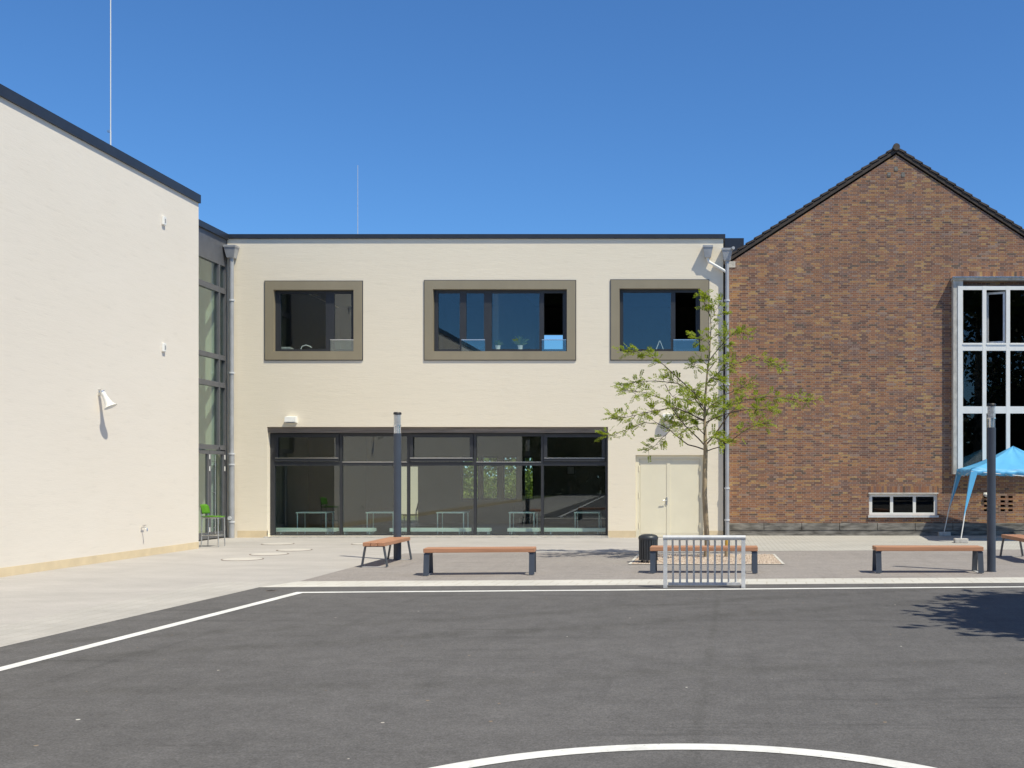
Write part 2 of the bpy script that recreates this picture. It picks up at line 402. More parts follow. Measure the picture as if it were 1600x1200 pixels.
# ================================================================== SETTING: GROUND
struct(MB().sheet([(-600, -600), (600, -600), (600, 900), (-600, 900)], -.03).build('ground', M['ground']))
struct(MB().sheet([(-11.5, -40), (40, -40), (40, 29.49), (.55, 29.49), (.5, 29.3), (-20, 29.3), (-20, 24.2), (-11.5, 24.2)], 0).build('pavement', M['pave']))
cbl = (-6.516, 15.94); sl = .058
def backY(x, y0=15.94): return y0 + sl * (x + 6.516)
struct(MB().sheet([(-8.6, -39), (39, -39), (39, backY(39)), cbl], .004).build('asphalt_court', M['court']))
struct(MB().sheet([(-9.75, -39), (-8.602, -39), (-6.52, 15.94), (-6.27, backY(-6.27, 16.80) + .0), (-7.5, 16.70)], .004).build('path_edge_band', M['band']))
struct(MB().sheet([(-6.51, backY(-6.51) + .002), (39, backY(39) + .002), (39, backY(39, 16.80)), (-6.265, backY(-6.265, 16.80))], .005).build('path_paver_strip', M['strip']))
struct(MB().sheet([(-6.26, backY(-6.26, 16.80) + .002), (39, backY(39, 16.80) + .002), (39, 25.9), (8, 24.05), (2.77, 23.57), (-6.28, 22.80)], .004).build('yard_asphalt', M['yard']))
struct(MB().sheet([(.56, 23.42), (2.77, 23.575), (8, 24.055), (39, 25.905), (39, 29.48), (.56, 29.48)], .006).build('path_right_pavers', M['pave2']))
# painted court lines
def stripe(a, b, w, name='court_line'):
    a = Vector(a); b = Vector(b); n = Vector((-(b - a).y, (b - a).x)).normalized() * w / 2
    return [tuple(a + n), tuple(a - n), tuple(b - n), tuple(b + n)]
corner = Vector((-5.645, 15.20)); w = .13
ml = MB()
ml.add([(-8.0, -30, .008), (-7.87, -30, .008), (corner.x + .06, corner.y - .065, .008), (corner.x - .07, corner.y + .065, .008)], [(0, 1, 2, 3)])
ml.add([(corner.x + .06, corner.y - .065, .008), (38, corner.y - .065 + .074 * (38 - corner.x), .008), (38, corner.y + .065 + .074 * (38 - corner.x), .008), (corner.x - .07, corner.y + .065, .008)], [(0, 1, 2, 3)])
struct(ml.build('court_line', M['line']))
mc = MB(); n = 128; vs = []
for k in range(n):
    a = 2 * math.pi * k / n
    for r in (1.965, 2.11): vs.append((-.12 + r * math.cos(a), 4.54 + r * math.sin(a), .008))
mc.add(vs, [(2 * k, 2 * k + 1, (2 * k + 3) % (2 * n), (2 * k + 2) % (2 * n)) for k in range(n)])
struct(mc.build('court_circle_line', M['line']))

# ================================================================== CREAM BUILDING
ztop = 7.90
xa, xb = XL, .505
cb0 = (xa, YF, 0)
cream = thing('cream_building', 'cream plastered two storey school block with flat roof between glazed link and brick gable', 'building', cb0)
W1 = (X(428, YF), X(553, YF), Z(549, YF), Z(453, YF))
W2 = (X(677, YF), X(886, YF), Z(549, YF), Z(452, YF))
W3 = (X(968, YF), X(1094, YF), Z(549, YF), Z(451, YF))
BW = (X(417, YF), X(950, YF), .02, Z(667, YF))
DR = (X(993, YF), X(1099, YF), -.01, Z(711, YF))
g = .04
holes = [(a - g, b + g, c - g, d + g) for a, b, c, d in (W1, W2, W3)] + [BW, DR]
mw = wall_holes(MB(), xa, xb, 0, ztop - .04, holes, YF, YF + .32)
mw.box(xb - .3, xb, YF + .32, 37.3, 0, ztop - .04)
mw.box(xa, xa + .12, YF + .32, 37.3, 0, ztop - .04)
mw.build('wall', M['cream'], cream, cb0)
# back wall with openings toward the garden
YK = 37.0
def bk(a, b, t, u): return (X(a, YK), X(b, YK), Z(u, YK), Z(t, YK))
bh = [bk(720, 748, 713, 781), bk(752, 778, 713, 781), bk(785, 808, 713, 781), bk(817, 834, 713, 781), (X(622, YK), X(653, YK), .02, Z(729, YK)),
      (X(848, YK) - .1, X(883, YK), 5.4, Z(522, YK))]
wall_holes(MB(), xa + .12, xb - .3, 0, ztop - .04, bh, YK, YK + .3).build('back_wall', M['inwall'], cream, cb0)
fr = MB()
for a, b, c, d in bh[:4]:
    fr.ring(a, b, c, d, .05, YK + .1, YK + .16)
    zc = Z(726, YK); fr.box(a + .05, b - .05, YK + .1, YK + .16, zc - .03, zc + .03)
each(fr, 'back_window_frame', M['frame'], cream, cb0)
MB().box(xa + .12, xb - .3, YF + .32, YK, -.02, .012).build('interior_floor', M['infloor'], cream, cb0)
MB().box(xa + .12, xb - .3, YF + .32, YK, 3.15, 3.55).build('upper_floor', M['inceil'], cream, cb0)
MB().box(xa + .12, xb - .3, YF + .32, YK, 7.35, 7.62).build('roof', M['gravelroof'], cream, cb0)
lin = MB(); lin.box(xa + .121, xa + .16, YF + .33, YK - .01, .02, 7.3); lin.box(xb - .34, xb - .301, YF + .33, YK - .01, .02, 7.3)
lin.box(X(752, YF) , X(752, YF) + .15, YF + 1.6, YK - .02, 3.56, 7.34); lin.box(X(600, YF), X(600, YF) + .15, YF + .4, YK - .02, 3.56, 7.34)
lin.box(X(925, YF), X(925, YF) + .15, YF + .4, YK - .02, 3.56, 7.34)
lin.box(X(905, 35), X(1010, 35), 35, 35.2, .02, 3.14)
dkp = MB(); dkp.box(-12.3, -10.5, YF + 5.2, YF + 5.4, .02, 3.14); dkp.box(-10.7, -10.501, YF + 5.41, YF + 8.3, .02, 3.14); dkp.build('dim_partition', M['dark'], cream, cb0)  # partition coloured near black to stand for the dimness behind the first bay
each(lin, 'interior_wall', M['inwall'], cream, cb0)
cp = MB(); oh = .05
cp.box(xa + .02, xb + .055, YF - oh, YF + .36, ztop - .035, ztop + .075)
cp.box(xb - .34, xb + .055, YF + .362, 37.3, ztop - .035, ztop + .073)
cp.build('coping', M['anth'], cream, cb0)
pl = MB()
for a, b in ((X(371, YF), BW[0]), (BW[1], DR[0]), (DR[1], xb)): pl.box(a, b, YF - .004, YF + .05, 0, .18)
each(pl, 'plinth_band', M['plinth'], cream, cb0)
ts = MB(); ts.box(BW[0] - .03, BW[1] + .03, YF - .16, YF - .006, 0, .03); ts.build('threshold', M['concrete'], cream, cb0)

def upper_window(W, spans, guards, opened, lab):
    x0, x1, z0, z1 = W; t = .225
    sr = MB(); yb0, yb1 = YF - .035, YF + .16
    ox0, ox1, oz0, oz1 = x0 - t, x1 + t, z0 - t, z1 + t
    sr.box(ox0, x0, yb0, yb1, oz0, oz1); sr.box(x1, ox1, yb0, yb1, oz0, oz1)
    sr.box(x0, x1, yb0, yb1, z1, oz1); sr.box(x0, x1, yb0, yb1, oz0, z0)
    # thin dark strips stand in for the shadow gap round the casing
    o = sr.build('window', M['taupe'], cream, cb0); o['label'] = lab
    ed = MB(); e = .016
    ed.box(ox0 - e, ox0, yb0 + .012, YF + .02, oz0 - e, oz1 + e); ed.box(ox1, ox1 + e, yb0 + .012, YF + .02, oz0 - e, oz1 + e)
    ed.box(ox0, ox1, yb0 + .012, YF + .02, oz1, oz1 + e); ed.box(ox0, ox1, yb0 + .012, YF + .02, oz0 - e, oz0)
    ed.build('casing_shade_strip', M['anth'], o)
    o.children[0].data.transform(Matrix.Translation(-Vector(cb0)))
    fy0, fy1 = YF + .095, YF + .158
    f = MB(); edges = [x0] + [v for s_ in spans for v in s_] + [x1]
    zg0, zg1 = z0 + .07, z1 - .085
    for i in range(0, len(edges), 2):
        f.box(edges[i], edges[i + 1], fy0, fy1, z0, z1)
    for a, b in spans:
        f.box(a, b, fy0 + .004, fy1 - .004, z0, zg0); f.box(a, b, fy0 + .004, fy1 - .004, zg1, z1)
    f.build('frame', M['frame'], o, cb0)
    p = MB()
    for i, (a, b) in enumerate(spans):
        if i in opened: continue
        p.box(a - .005, b + .005, YF + .125, YF + .137, zg0 - .005, zg1 + .005)
    p.build('pane', M['glass'], o, cb0)
    if opened:
        q = MB()
        for i in opened:
            a, b = spans[i]
            # sash swung inwards, hinged on its right side
            y = fy1 + .01
            q.box(b - .05, b - .002, y, y + .06, zg0, zg1); q.box(b - .05, b - .002, y + .48, y + .54, zg0, zg1)
            q.box(b - .05, b - .002, y + .06, y + .48, zg0, zg0 + .06); q.box(b - .05, b - .002, y + .06, y + .48, zg1 - .06, zg1)
        q.build('open_sash', M['frame'], o, cb0)
    if guards:
        gm = MB(); gr = MB(); zr = Z(531, YF)
        for a, b in guards:
            gm.box(a, b, YF + .075, YF + .085, z0 + .015, zr); gr.box(a, b, YF + .070, YF + .090, zr, zr + .022)
        each(gm, 'guard_glass', M['guard'], o, cb0); each(gr, 'guard_rail', M['steelm'], o, cb0)
    # inner sill board
    MB().box(x0 + .01, x1 - .01, fy1 + .002, YF + .55, z0 + .02, z0 + .07).build('sill', M['white'], o, cb0)
    return o
sp = lambda *l: [(X(a, YF), X(b, YF)) for a, b in l]
upper_window(W1, sp((436, 507), (520, 547)), sp((514, 551)), [], 'taupe framed window of two panes at the left of the upper floor')
upper_window(W2, sp((683, 717), (727, 755), (767, 842), (849, 881)), sp((720, 757), (846, 884)), [3], 'widest taupe framed window, in the middle of the upper floor')
upper_window(W3, sp((973, 1048), (1055, 1090)), sp((1052, 1092)), [1], 'taupe framed window above the double door')

# big ground floor glazing
o0 = MB(); x0, x1, z0, z1 = BW
fy0, fy1 = YF + .21, YF + .29
bx = MB(); bx.box(x0 + .002, x1 - .002, YF + .07, YF + .28, z1 - .15, z1 - .004)
big = bx.build('shopfront_window', M['blind'], cream, cb0); big['label'] = 'long ground floor window of five bays under a brown blind box'
zt = Z(676, YF); ztr0, ztr1 = Z(727.5, YF), Z(721.5, YF); zb = .075
mx = [X(p, YF) for p in (421, 528.5, 634.5, 739.5, 845.5, 948.5)]
f = MB()
f.box(x0 + .002, mx[0] + .06, fy0, fy1, z0, zt); f.box(mx[5] - .06, x1 - .002, fy0, fy1, z0, zt)
for m_ in mx[1:5]: f.box(m_ - .036, m_ + .036, fy0, fy1, z0, zt)
ed = [mx[0] + .06] + [v for m_ in mx[1:5] for v in (m_ - .036, m_ + .036)] + [mx[5] - .06]
bays = [(ed[2 * i], ed[2 * i + 1]) for i in range(5)]
for a, b in bays:
    f.box(a, b, fy0 + .003, fy1 - .003, z0, zb); f.box(a, b, fy0 + .003, fy1 - .003, zt - .09, zt); f.box(a, b, fy0 + .003, fy1 - .003, ztr0, ztr1)
f.build('frame', M['frame'], big, cb0)
p = MB()
for a, b in bays: p.box(a - .004, b + .004, fy0 + .035, fy0 + .047, zb - .004, zt - .086)
p.build('pane', M['glass'], big, cb0)
for i in (0, 2, 4):
    a, b = bays[i]; s_ = MB().ring(a + .01, b - .01, ztr1 + .012, zt - .03, .085, fy0 - .03, fy0 + .02)
    s_.build('top_hung_sash', M['frame'], big, cb0)
    MB().box(a + .02, b - .02, fy0 - .045, fy0 - .031, ztr1 + .092, ztr1 + .108).build('drip_rail', M['steelm'], big, cb0)
sl_ = MB()
for i in (1, 3): sl_.box(bays[i][0], bays[i][1], fy0 - .012, fy0 + .002, ztr1 - .012, ztr1 + .002)
sl_.box(x0 + .02, x1 - .02, fy0 - .05, fy0 - .002, z0 + .005, z0 + .03)
each(sl_, 'sill_strip', M['steelm'], big, cb0)

# double door
x0, x1, z0, z1 = DR
d = MB(); dy = YF + .10
d.box(x0 + .002, x0 + .09, dy - .03, dy + .06, 0, z1 - .002); d.box(x1 - .09, x1 - .002, dy - .03, dy + .06, 0, z1 - .002); d.box(x0 + .09, x1 - .09, dy - .03, dy + .06, z1 - .10, z1 - .002)
door = d.build('double_door', M['door'], cream, cb0); door['label'] = 'plain cream double leaf service door'
xm = X(1044, YF)
for a, b in ((x0 + .094, xm - .004), (xm + .004, x1 - .094)):
    lf = MB(); lf.box(a, b, dy, dy + .05, .012, z1 - .104)
    lf.box(a + .03, b - .03, dy - .006, dy + .001, .1, z1 - .18)
    lf.build('door_leaf', M['door'], door, cb0)
MB().box(xm - .04, xm + .05, dy - .018, dy - .001, .012, z1 - .105).build('astragal', M['door'], door, cb0)
h = MB(); h.box(xm - .06, xm - .02, dy - .026, dy - .017, .86, 1.06); h.tube([(xm - .04, dy - .02, .98), (xm - .04, dy - .07, .98), (xm - .17, dy - .075, .98)], .011, 8)
h.build('handle', M['steelm'], door, cb0)
hg = MB()
for zz in (.25, 1.05, 1.75):
    hg.tube([(x0 + .09, dy - .035, zz), (x0 + .09, dy - .035, zz + .14)], .012, 8); hg.tube([(x1 - .09, dy - .035, zz), (x1 - .09, dy - .035, zz + .14)], .012, 8)
each(hg, 'hinge', M['door'], door, cb0)

# downpipes
def hopper(mb, cx, y1, ztp, w=.26, d=.24, h=.32):
    a, b = w / 2, w / 2 * .62
    mb.box(cx - a - .012, cx + a + .012, y1 - d - .012, y1, ztp - .05, ztp)
    mb.obox([(cx - b, y1 - d * .8, ztp - h), (cx + b, y1 - d * .8, ztp - h), (cx + b, y1 - .02, ztp - h), (cx - b, y1 - .02, ztp - h)],
            [(cx - a, y1 - d, ztp - .05), (cx + a, y1 - d, ztp - .05), (cx + a, y1, ztp - .05), (cx - a, y1, ztp - .05)])
def pipe_run(mb, cx, cy, zlo, zhi, r):
    mb.tube([(cx, cy, zlo), (cx, cy, zhi)], r, 14)
def clamps(mb, cx, cy, r, zs, ywall):
    for z in zs:
        mb.tube([(cx, cy, z), (cx, cy, z + .04)], r + .012, 14); mb.box(cx - .012, cx + .012, cy, ywall, z + .005, z + .035)
cx = X(365.5, YF); cy = YF - .14
pm = MB(); pipe_run(pm, cx, cy, 0, 2.2, .072); pipe_run(pm, cx, cy, 2.2, Z(405, YF), .058)
dp = pm.build('downpipe', M['zinc'], cream, cb0)
hm = MB(); hopper(hm, cx, YF - .02, Z(386, YF), .30, .26, .32); hm.build('hopper_head', M['zinc'], dp, cb0)
cm = MB(); clamps(cm, cx, cy, .066, (4.3, 6.2), YF); clamps(cm, cx, cy, .075, (.4, 1.9, 2.18), YF); cm.tube([(cx - .02, cy - .05, .52), (cx - .02, cy - .10, .52)], .05, 14); each(cm, 'clamp', M['steel'], dp, cb0)
# right pair
cx2 = X(1136, YF); cy2 = YF - .11
pm = MB(); pipe_run(pm, cx2, cy2, 0, 1.3, .058); pipe_run(pm, cx2, cy2, 1.3, Z(406, YF), .052)
dp2 = pm.build('downpipe', M['zinc'], cream, cb0)
hm = MB(); hopper(hm, cx2, YF - .01, Z(390, YF), .27, .21, .32)
hm.tube([(cx2 + .1, YF - .10, Z(391, YF)), (cx2 + .16, YF - .30, Z(391, YF))], .04, 12); hm.build('hopper_head', M['zinc'], dp2, cb0)
cm = MB(); clamps(cm, cx2, cy2, .06, (.45, 1.28, 4.0, 6.2), YF + .25); each(cm, 'clamp', M['steel'], dp2, cb0)
cx3 = X(1106, YF)
hm = MB(); hopper(hm, cx3, YF - .01, Z(385.5, YF), .25, .20, .31); h3 = hm.build('overflow_hopper', M['zinc'], cream, cb0)
MB().tube([(cx3, YF - .10, Z(403, YF)), (cx3, YF - .10, Z(407, YF)), (cx3 + .05, YF - .10, Z(411, YF)), (cx2 - .10, YF - .105, Z(423, YF)), (cx2, YF - .11, Z(427, YF))], .036, 12).build('offset_pipe', M['white'], h3, cb0)
# dark clad upstand joining the two roofs
MB().box(xb + .002, X(1162, 29.9), 29.75, 34, 6.4, Z(372, 29.75)).build('roof_upstand', M['anth'], cream, cb0)
MB().box(xb + .001, .62, 29.7, 29.74, 0, 7.4).build('gap_darkness', M['dark'], cream, cb0)  # near-black panel stands for the darkness inside the gap between the buildings

# ================================================================== GLAZED LINK
lk0 = (XL, 26.4, 0)
link = thing('glazed_link', 'grey framed glazed stairwell link in the corner between the plastered wing and cream block', 'building', lk0)
ya, yb_ = 24.45, YF - .03
lk = MB(); lk.box(-19.2, XL - .15, ya, 36.5, 7.45, 7.75)
lk.build('roof', M['gravelroof'], link, lk0)
cp = MB(); cp.box(XL - .3, XL + .05, 24.44, YF - .052, 7.82, 7.975); cp.box(XL - .3, XL - .005, YF - .052, YF + .4, 7.80, 7.97); cp.build('coping', M['anth'], link, lk0)
MB().box(XL - .06, XL - .01, ya, YF - .001, 7.20, 7.82).build('spandrel_panel', M['linkframe'], link, lk0)
lf = MB()
trans = [(7.10, 7.20), (6.38, 6.52), (4.64, 4.76), (3.92, 4.05), (2.30, 2.42)]
muls = [24.5, 25.6, 26.7, 28.16, YF - .08]
for y in muls: lf.box(XL - .12, XL, y - .035, y + .035, 2.36, 7.2)
for a, b in trans:
    for k in range(len(muls) - 1): lf.box(XL - .115, XL - .003, muls[k] + .035, muls[k + 1] - .035, a, b)
lf.box(XL - .12, XL, YF - .115, YF - .045, 0, 2.355); lf.box(XL - .12, XL, 25.0, 25.07, 0, 2.3)
lf.build('frame', M['linkframe'], link, lk0)
MB().box(XL - .065, XL - .055, ya + .05, YF - .11, 2.40, 7.12).build('pane', M['glassg'], link, lk0)
for k, (a, b) in enumerate(((25.09, 26.35), (26.37, 27.63), (27.65, YF - .12))):
    dl = MB(); zz0, zz1 = .03, 2.28; wd = .085
    dl.box(XL - .09, XL - .02, a, a + wd, zz0, zz1); dl.box(XL - .09, XL - .02, b - wd, b, zz0, zz1)
    dl.box(XL - .089, XL - .021, a + wd, b - wd, zz0, zz0 + .16); dl.box(XL - .089, XL - .021, a + wd, b - wd, zz1 - .1, zz1)
    dd = dl.build('door', M['linkframe'], link, lk0)
    MB().box(XL - .06, XL - .05, a + wd - .005, b - wd + .005, zz0 + .155, zz1 - .095).build('pane', M['glassg'], dd, lk0)
    hb = MB(); yy = a + .16; hb.tube([(XL + .045, yy, .15), (XL + .045, yy, 2.15)], .014, 8)
    for zz in (.3, 1.2, 2.0): hb.tube([(XL - .03, yy, zz), (XL + .045, yy, zz)], .009, 6)
    hb.build('handle', M['steelm'], dd, lk0)
    hn = MB()
    for zz in (.2, 1.75, 2.05): hn.tube([(XL - .005, b - .02, zz), (XL - .005, b - .02, zz + .12)], .016, 8)
    each(hn, 'hinge', M['white'], dd, lk0)
it = MB(); it.box(-19.2, -19.0, 24.45, 36.5, 0, 7.4); it.box(-19.0, XL - .125, 34, 34.2, 0, 7.4); it.box(-19.0, XL - .01, YF + .02, YF + .15, 0, 7.44)
each(it, 'interior_wall', M['inlink'], link, lk0)
MB().box(-19, XL - .1, 24.45, YF, -.02, .014).build('interior_floor', M['infloor'], link, lk0)
st = MB()
for k in range(12):
    st.box(-16.5 + k * .27, -16.5 + (k + 1) * .27, 26.6, 27.9, .35 + k * .27, .42 + k * .27)
st.obox([(-16.6, 26.5, .05), (-13.1, 26.5, 3.55), (-13.1, 26.56, 3.55), (-16.6, 26.56, .05)], [(-16.6, 26.5, .4), (-13.1, 26.5, 3.95), (-13.1, 26.56, 3.95), (-16.6, 26.56, .4)])
st.obox([(-16.6, 28.0, 3.95), (-13.1, 28.0, 6.9), (-13.1, 28.08, 6.9), (-16.6, 28.08, 3.95)], [(-16.6, 28.0, 4.35), (-13.1, 28.0, 7.3), (-13.1, 28.08, 7.3), (-16.6, 28.08, 4.35)])
st.box(-19, -12.8, 24.6, 26.4, 3.75, 3.98)
each(st, 'staircase', M['inlink'], link, lk0)

# ================================================================== PLASTERED WING
wg0 = (XW, 24.39, 0)
wing = thing('plastered_wing', 'long windowless cream plastered wing running toward the camera on the left', 'building', wg0)
MB().box(-30, XW, -10, 24.39, .15, 7.76).build('wall', M['wing'], wing, wg0)
MB().box(-30.005, XW + .004, -10.005, 24.394, 0, .15).build('plinth_band', M['plinth'], wing, wg0)
MB().box(-30.05, XW + .045, -10.05, 24.41, 7.74, 7.925).build('coping', M['anth'], wing, wg0)

# ================================================================== BRICK GABLE BUILDING
xl = X(1134.5, YB); ax = X(1400, YB); xr = 2 * ax - xl
zap = Z(241.5, YB); slope = .651; zev = zap - slope * (ax - xl)
br0 = (ax, YB, 0)
brick = thing('brick_gable_building', 'old brown brick building with a steep dark tiled gable roof', 'building', br0)
BWIN = (X(1358, YB), X(1465, YB), Z(805, YB), Z(772, YB))
yp = YB - .20
BAY = (X(1487, YB), X(1487, YB) + 2.9, Z(741, YB), Z(440, YB))
BH = (BAY[0] + .12, BAY[1] - .12, BAY[2] + .1, BAY[3] - .1)
vents = []
for cxp in (1541, 1567, 1579):
    for k in range(4):
        zc = Z(776.5 + k * 6.9, YB); vents.append((X(cxp, YB) - .062, X(cxp, YB) + .062, zc - .030, zc + .030))
zpl = Z(817, YB)
mw = wall_holes(MB(), xl, xr, zpl, zev, [BWIN, BH] + vents, YB, YB + .3)
mw.add([(xl, YB, zev), (xr, YB, zev), (ax, YB, zap), (xl, YB + .3, zev), (xr, YB + .3, zev), (ax, YB + .3, zap)], [(0, 1, 2), (5, 4, 3)])
mw.box(xl, xl + .3, YB + .3, 52, 0, zev - .2); mw.box(xr - .3, xr, YB + .3, 52, 0, zev - .2); mw.box(xl + .3, xr - .3, 51.7, 52, 0, zev)
mw.build('wall', M['brick'], brick, br0)
ps = MB(); n = 9; step = (xr - xl) / n
for k in range(n):
    a, b = xl + k * step + .006, xl + (k + 1) * step - .006
    z1 = zpl - .002; zm = zpl * .42
    ps.bbox(a, b, YB - .035, YB + .3, zm + .006, z1, .006)
ps.box(xl, xr, YB - .022, YB + .3, 0, zpl * .42)
ps.build('stone_plinth', M['stone'], brick, br0)
# roof: stepped tile courses on both slopes with ridge caps
rf = MB(); nC = 22; Ls = (ax - xl) + .32
for sgn in (-1, 1):
    for k in range(nC):
        u0 = Ls * k / nC; u1 = Ls * (k + 1) / nC + .05
        zA = zap + .20 - slope * u0; zB = zap + .20 - slope * u1 + .045
        xA = ax + sgn * u0; xB = ax + sgn * u1
        yf, ybk = YB - .055, 52.2
        rf.obox([(xA, yf, zA - .05), (xB, yf, zB - .065), (xB, ybk, zB - .065), (xA, ybk, zA - .05)],
                [(xA, yf, zA), (xB, yf, zB), (xB, ybk, zB), (xA, ybk, zA)])
roof = rf.build('roof', M['roof'], brick, br0)
vb = MB()
for sgn in (-1, 1):
    xE = ax + sgn * Ls
    vb.obox([(ax, YB - .035, zap + .05), (xE, YB - .035, zap + .05 - slope * Ls), (xE, YB + .05, zap + .05 - slope * Ls), (ax, YB + .05, zap + .05)],
            [(ax, YB - .035, zap + .147), (xE, YB - .035, zap + .147 - slope * Ls), (xE, YB + .05, zap + .147 - slope * Ls), (ax, YB + .05, zap + .147)])
vb.build('verge_board', M['verge'], roof, br0)
rg = MB()
for k in range(30):
    y0 = YB - .09 + k * .75
    rg.tube([(ax, y0, zap + .19), (ax, y0 + .76, zap + .175)], [.095, .08], 12)
rg.build('ridge_cap', M['roof'], roof, br0)
# small grey patches under the apex
vt = MB()
for px, py in ((1389, 273), (1400, 264), (1411, 273)):
    vt.box(X(px, YB) - .045, X(px, YB) + .045, YB - .012, YB + .05, Z(py, YB) - .06, Z(py, YB) + .06)
each(vt, 'vent_tile', M['stone'], brick, br0)
MB().box(X(1139, YB), X(1149, YB), YB - .02, YB + .05, Z(418, YB), Z(408.5, YB)).build('pale_block', M['concrete'], brick, br0)
# soldier courses over the openings
sc = MB(); sc.box(BWIN[0] - .02, BWIN[1] + .02, YB - .004, YB + .02, BWIN[3] + .005, BWIN[3] + .215); sc.box(BAY[0] - .05, BAY[1] + .05, YB - .004, YB + .02, BAY[3] + .06, BAY[3] + .27)
each(sc, 'soldier_course', M['soldier'], brick, br0)
# bay window
wbay = MB()
wbay.box(BAY[0], BAY[0] + .26, yp, YB + .05, BAY[2], BAY[3]); wbay.box(BAY[1] - .26, BAY[1], yp, YB + .05, BAY[2], BAY[3])
wbay.box(BAY[0] + .26, BAY[1] - .26, yp, YB + .05, BAY[2], BAY[2] + .12)
wbay.box(BAY[0] - .03, BAY[1] + .03, yp - .05, YB + .05, BAY[3], BAY[3] + .055)
bay = wbay.build('bay_window', M['grey'], brick, br0); bay['label'] = 'tall white gridded window in a projecting concrete surround'
cols = [(X(a, yp), X(b, yp)) for a, b in ((1504, 1535), (1541, 1572), (1578, 1609), (1615, 1644))]
rows = [(Z(536, yp), Z(453, yp)), (Z(635, yp), Z(548, yp)), (Z(736, yp), Z(646, yp))]
bf = MB(); y0, y1 = yp - .02, yp + .06
x0, x1, z0, z1 = BAY[0] + .12, BAY[1] - .06, BAY[2] + .10, Z(447, yp)
ed = [x0] + [v for c in cols for v in c] + [x1]
for i in range(0, len(ed), 2): bf.box(ed[i], ed[i + 1], y0, y1, z0, z1)
zed = [z0] + [v for r in reversed(rows) for v in r] + [z1]
for a, b in cols:
    for i in range(0, len(zed), 2): bf.box(a, b, y0 + .004, y1 - .004, zed[i], zed[i + 1])
    bf.box(a, b, y0 - .014, y0 + .003, rows[0][0] - .05, rows[0][0] - .015)
bf.build('frame', M['white'], bay, br0)
bp = MB()
for ci, (a, b) in enumerate(cols):
    for ri, (c, d_) in enumerate(rows):
        if (ci, ri) == (1, 0): continue
        bp.box(a - .004, b + .004, yp + .02, yp + .03, c - .004, d_ + .004)
bp.build('pane', M['glassd'], bay, br0)
a, b = cols[1]; c, d_ = rows[0]
os_ = MB().ring(a + .03, b - .01, c + .01, d_ - .03, .055, 0, .05)
for v in os_.v:                                    # casement ajar, turned about its right hinge
    dx = v.x - b; ang = R(-24); v.x, v.y = b + dx * math.cos(ang) - v.y * math.sin(ang), yp + .065 + (dx * math.sin(ang) + v.y * math.cos(ang))
os_.build('open_casement', M['steel'], bay, br0)
MB().box(BAY[0] - .04, BAY[1] + .04, yp - .1, YB + .04, BAY[3] + .058, BAY[3] + .085).build('lead_flashing', M['steelm'], bay, br0)
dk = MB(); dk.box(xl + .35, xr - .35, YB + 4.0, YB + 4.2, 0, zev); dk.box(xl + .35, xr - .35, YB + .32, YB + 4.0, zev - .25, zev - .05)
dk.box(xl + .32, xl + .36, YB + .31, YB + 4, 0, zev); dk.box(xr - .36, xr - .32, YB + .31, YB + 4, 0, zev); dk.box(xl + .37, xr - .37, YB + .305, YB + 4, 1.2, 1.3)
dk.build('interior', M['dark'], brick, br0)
# basement window
x0, x1, z0, z1 = BWIN
bf = MB(); y0 = YB + .05
bf.box(x0, x0 + .09, y0, y0 + .06, z0, z1); bf.box(x1 - .09, x1, y0, y0 + .06, z0, z1)
bf.box(x0 + .09, x1 - .09, y0, y0 + .06, z0, z0 + .07); bf.box(x0 + .09, x1 - .09, y0, y0 + .06, z1 - .07, z1)
w3 = (x1 - x0) / 3
for k in (1, 2): bf.box(x0 + k * w3 - .04, x0 + k * w3 + .04, y0 + .003, y0 + .057, z0 + .07, z1 - .07)
bwn = bf.build('basement_window', M['white'], brick, br0); bwn['label'] = 'low white window of three panes just above the stone plinth'
MB().box(x0 + .08, x1 - .08, y0 + .02, y0 + .03, z0 + .06, z1 - .06).build('pane', M['glassd'], bwn, br0)
MB().box(x0 - .03, x1 + .02, YB - .05, YB + .06, z0 - .06, z0 - .003).build('sill', M['steel'], bwn, br0)
MB().box(x0 - .02, x1 + .02, YB - .03, YB + .05, z1 + .001, z1 + .04).build('lintel_strip', M['concrete'], bwn, br0)

# ================================================================== FIXTURES ON WALLS (things of their own)
def wall_lamp(px, py, label):
    x, z = X(px, YF), Z(py, YF)
    t = thing('wall_lamp', label, 'lamp', (x, YF, z), 0, 'white lamps on the cream facade')
    b = MB(); b.obox([(-.14, -.17, -.075), (.14, -.17, -.075), (.14, 0, -.10), (-.14, 0, -.10)], [(-.14, -.15, .055), (.14, -.15, .055), (.14, 0, .075), (-.14, 0, .075)])
    b.build('housing', M['white'], t)
    MB().box(-.11, .11, -.15, -.03, -.105, -.092).build('lens', M['lens'], t)
wall_lamp(456.5, 655, 'small white box lamp above the left end of the long ground floor window')
wall_lamp(1044, 651, 'small white box lamp above the double door, behind the young tree')

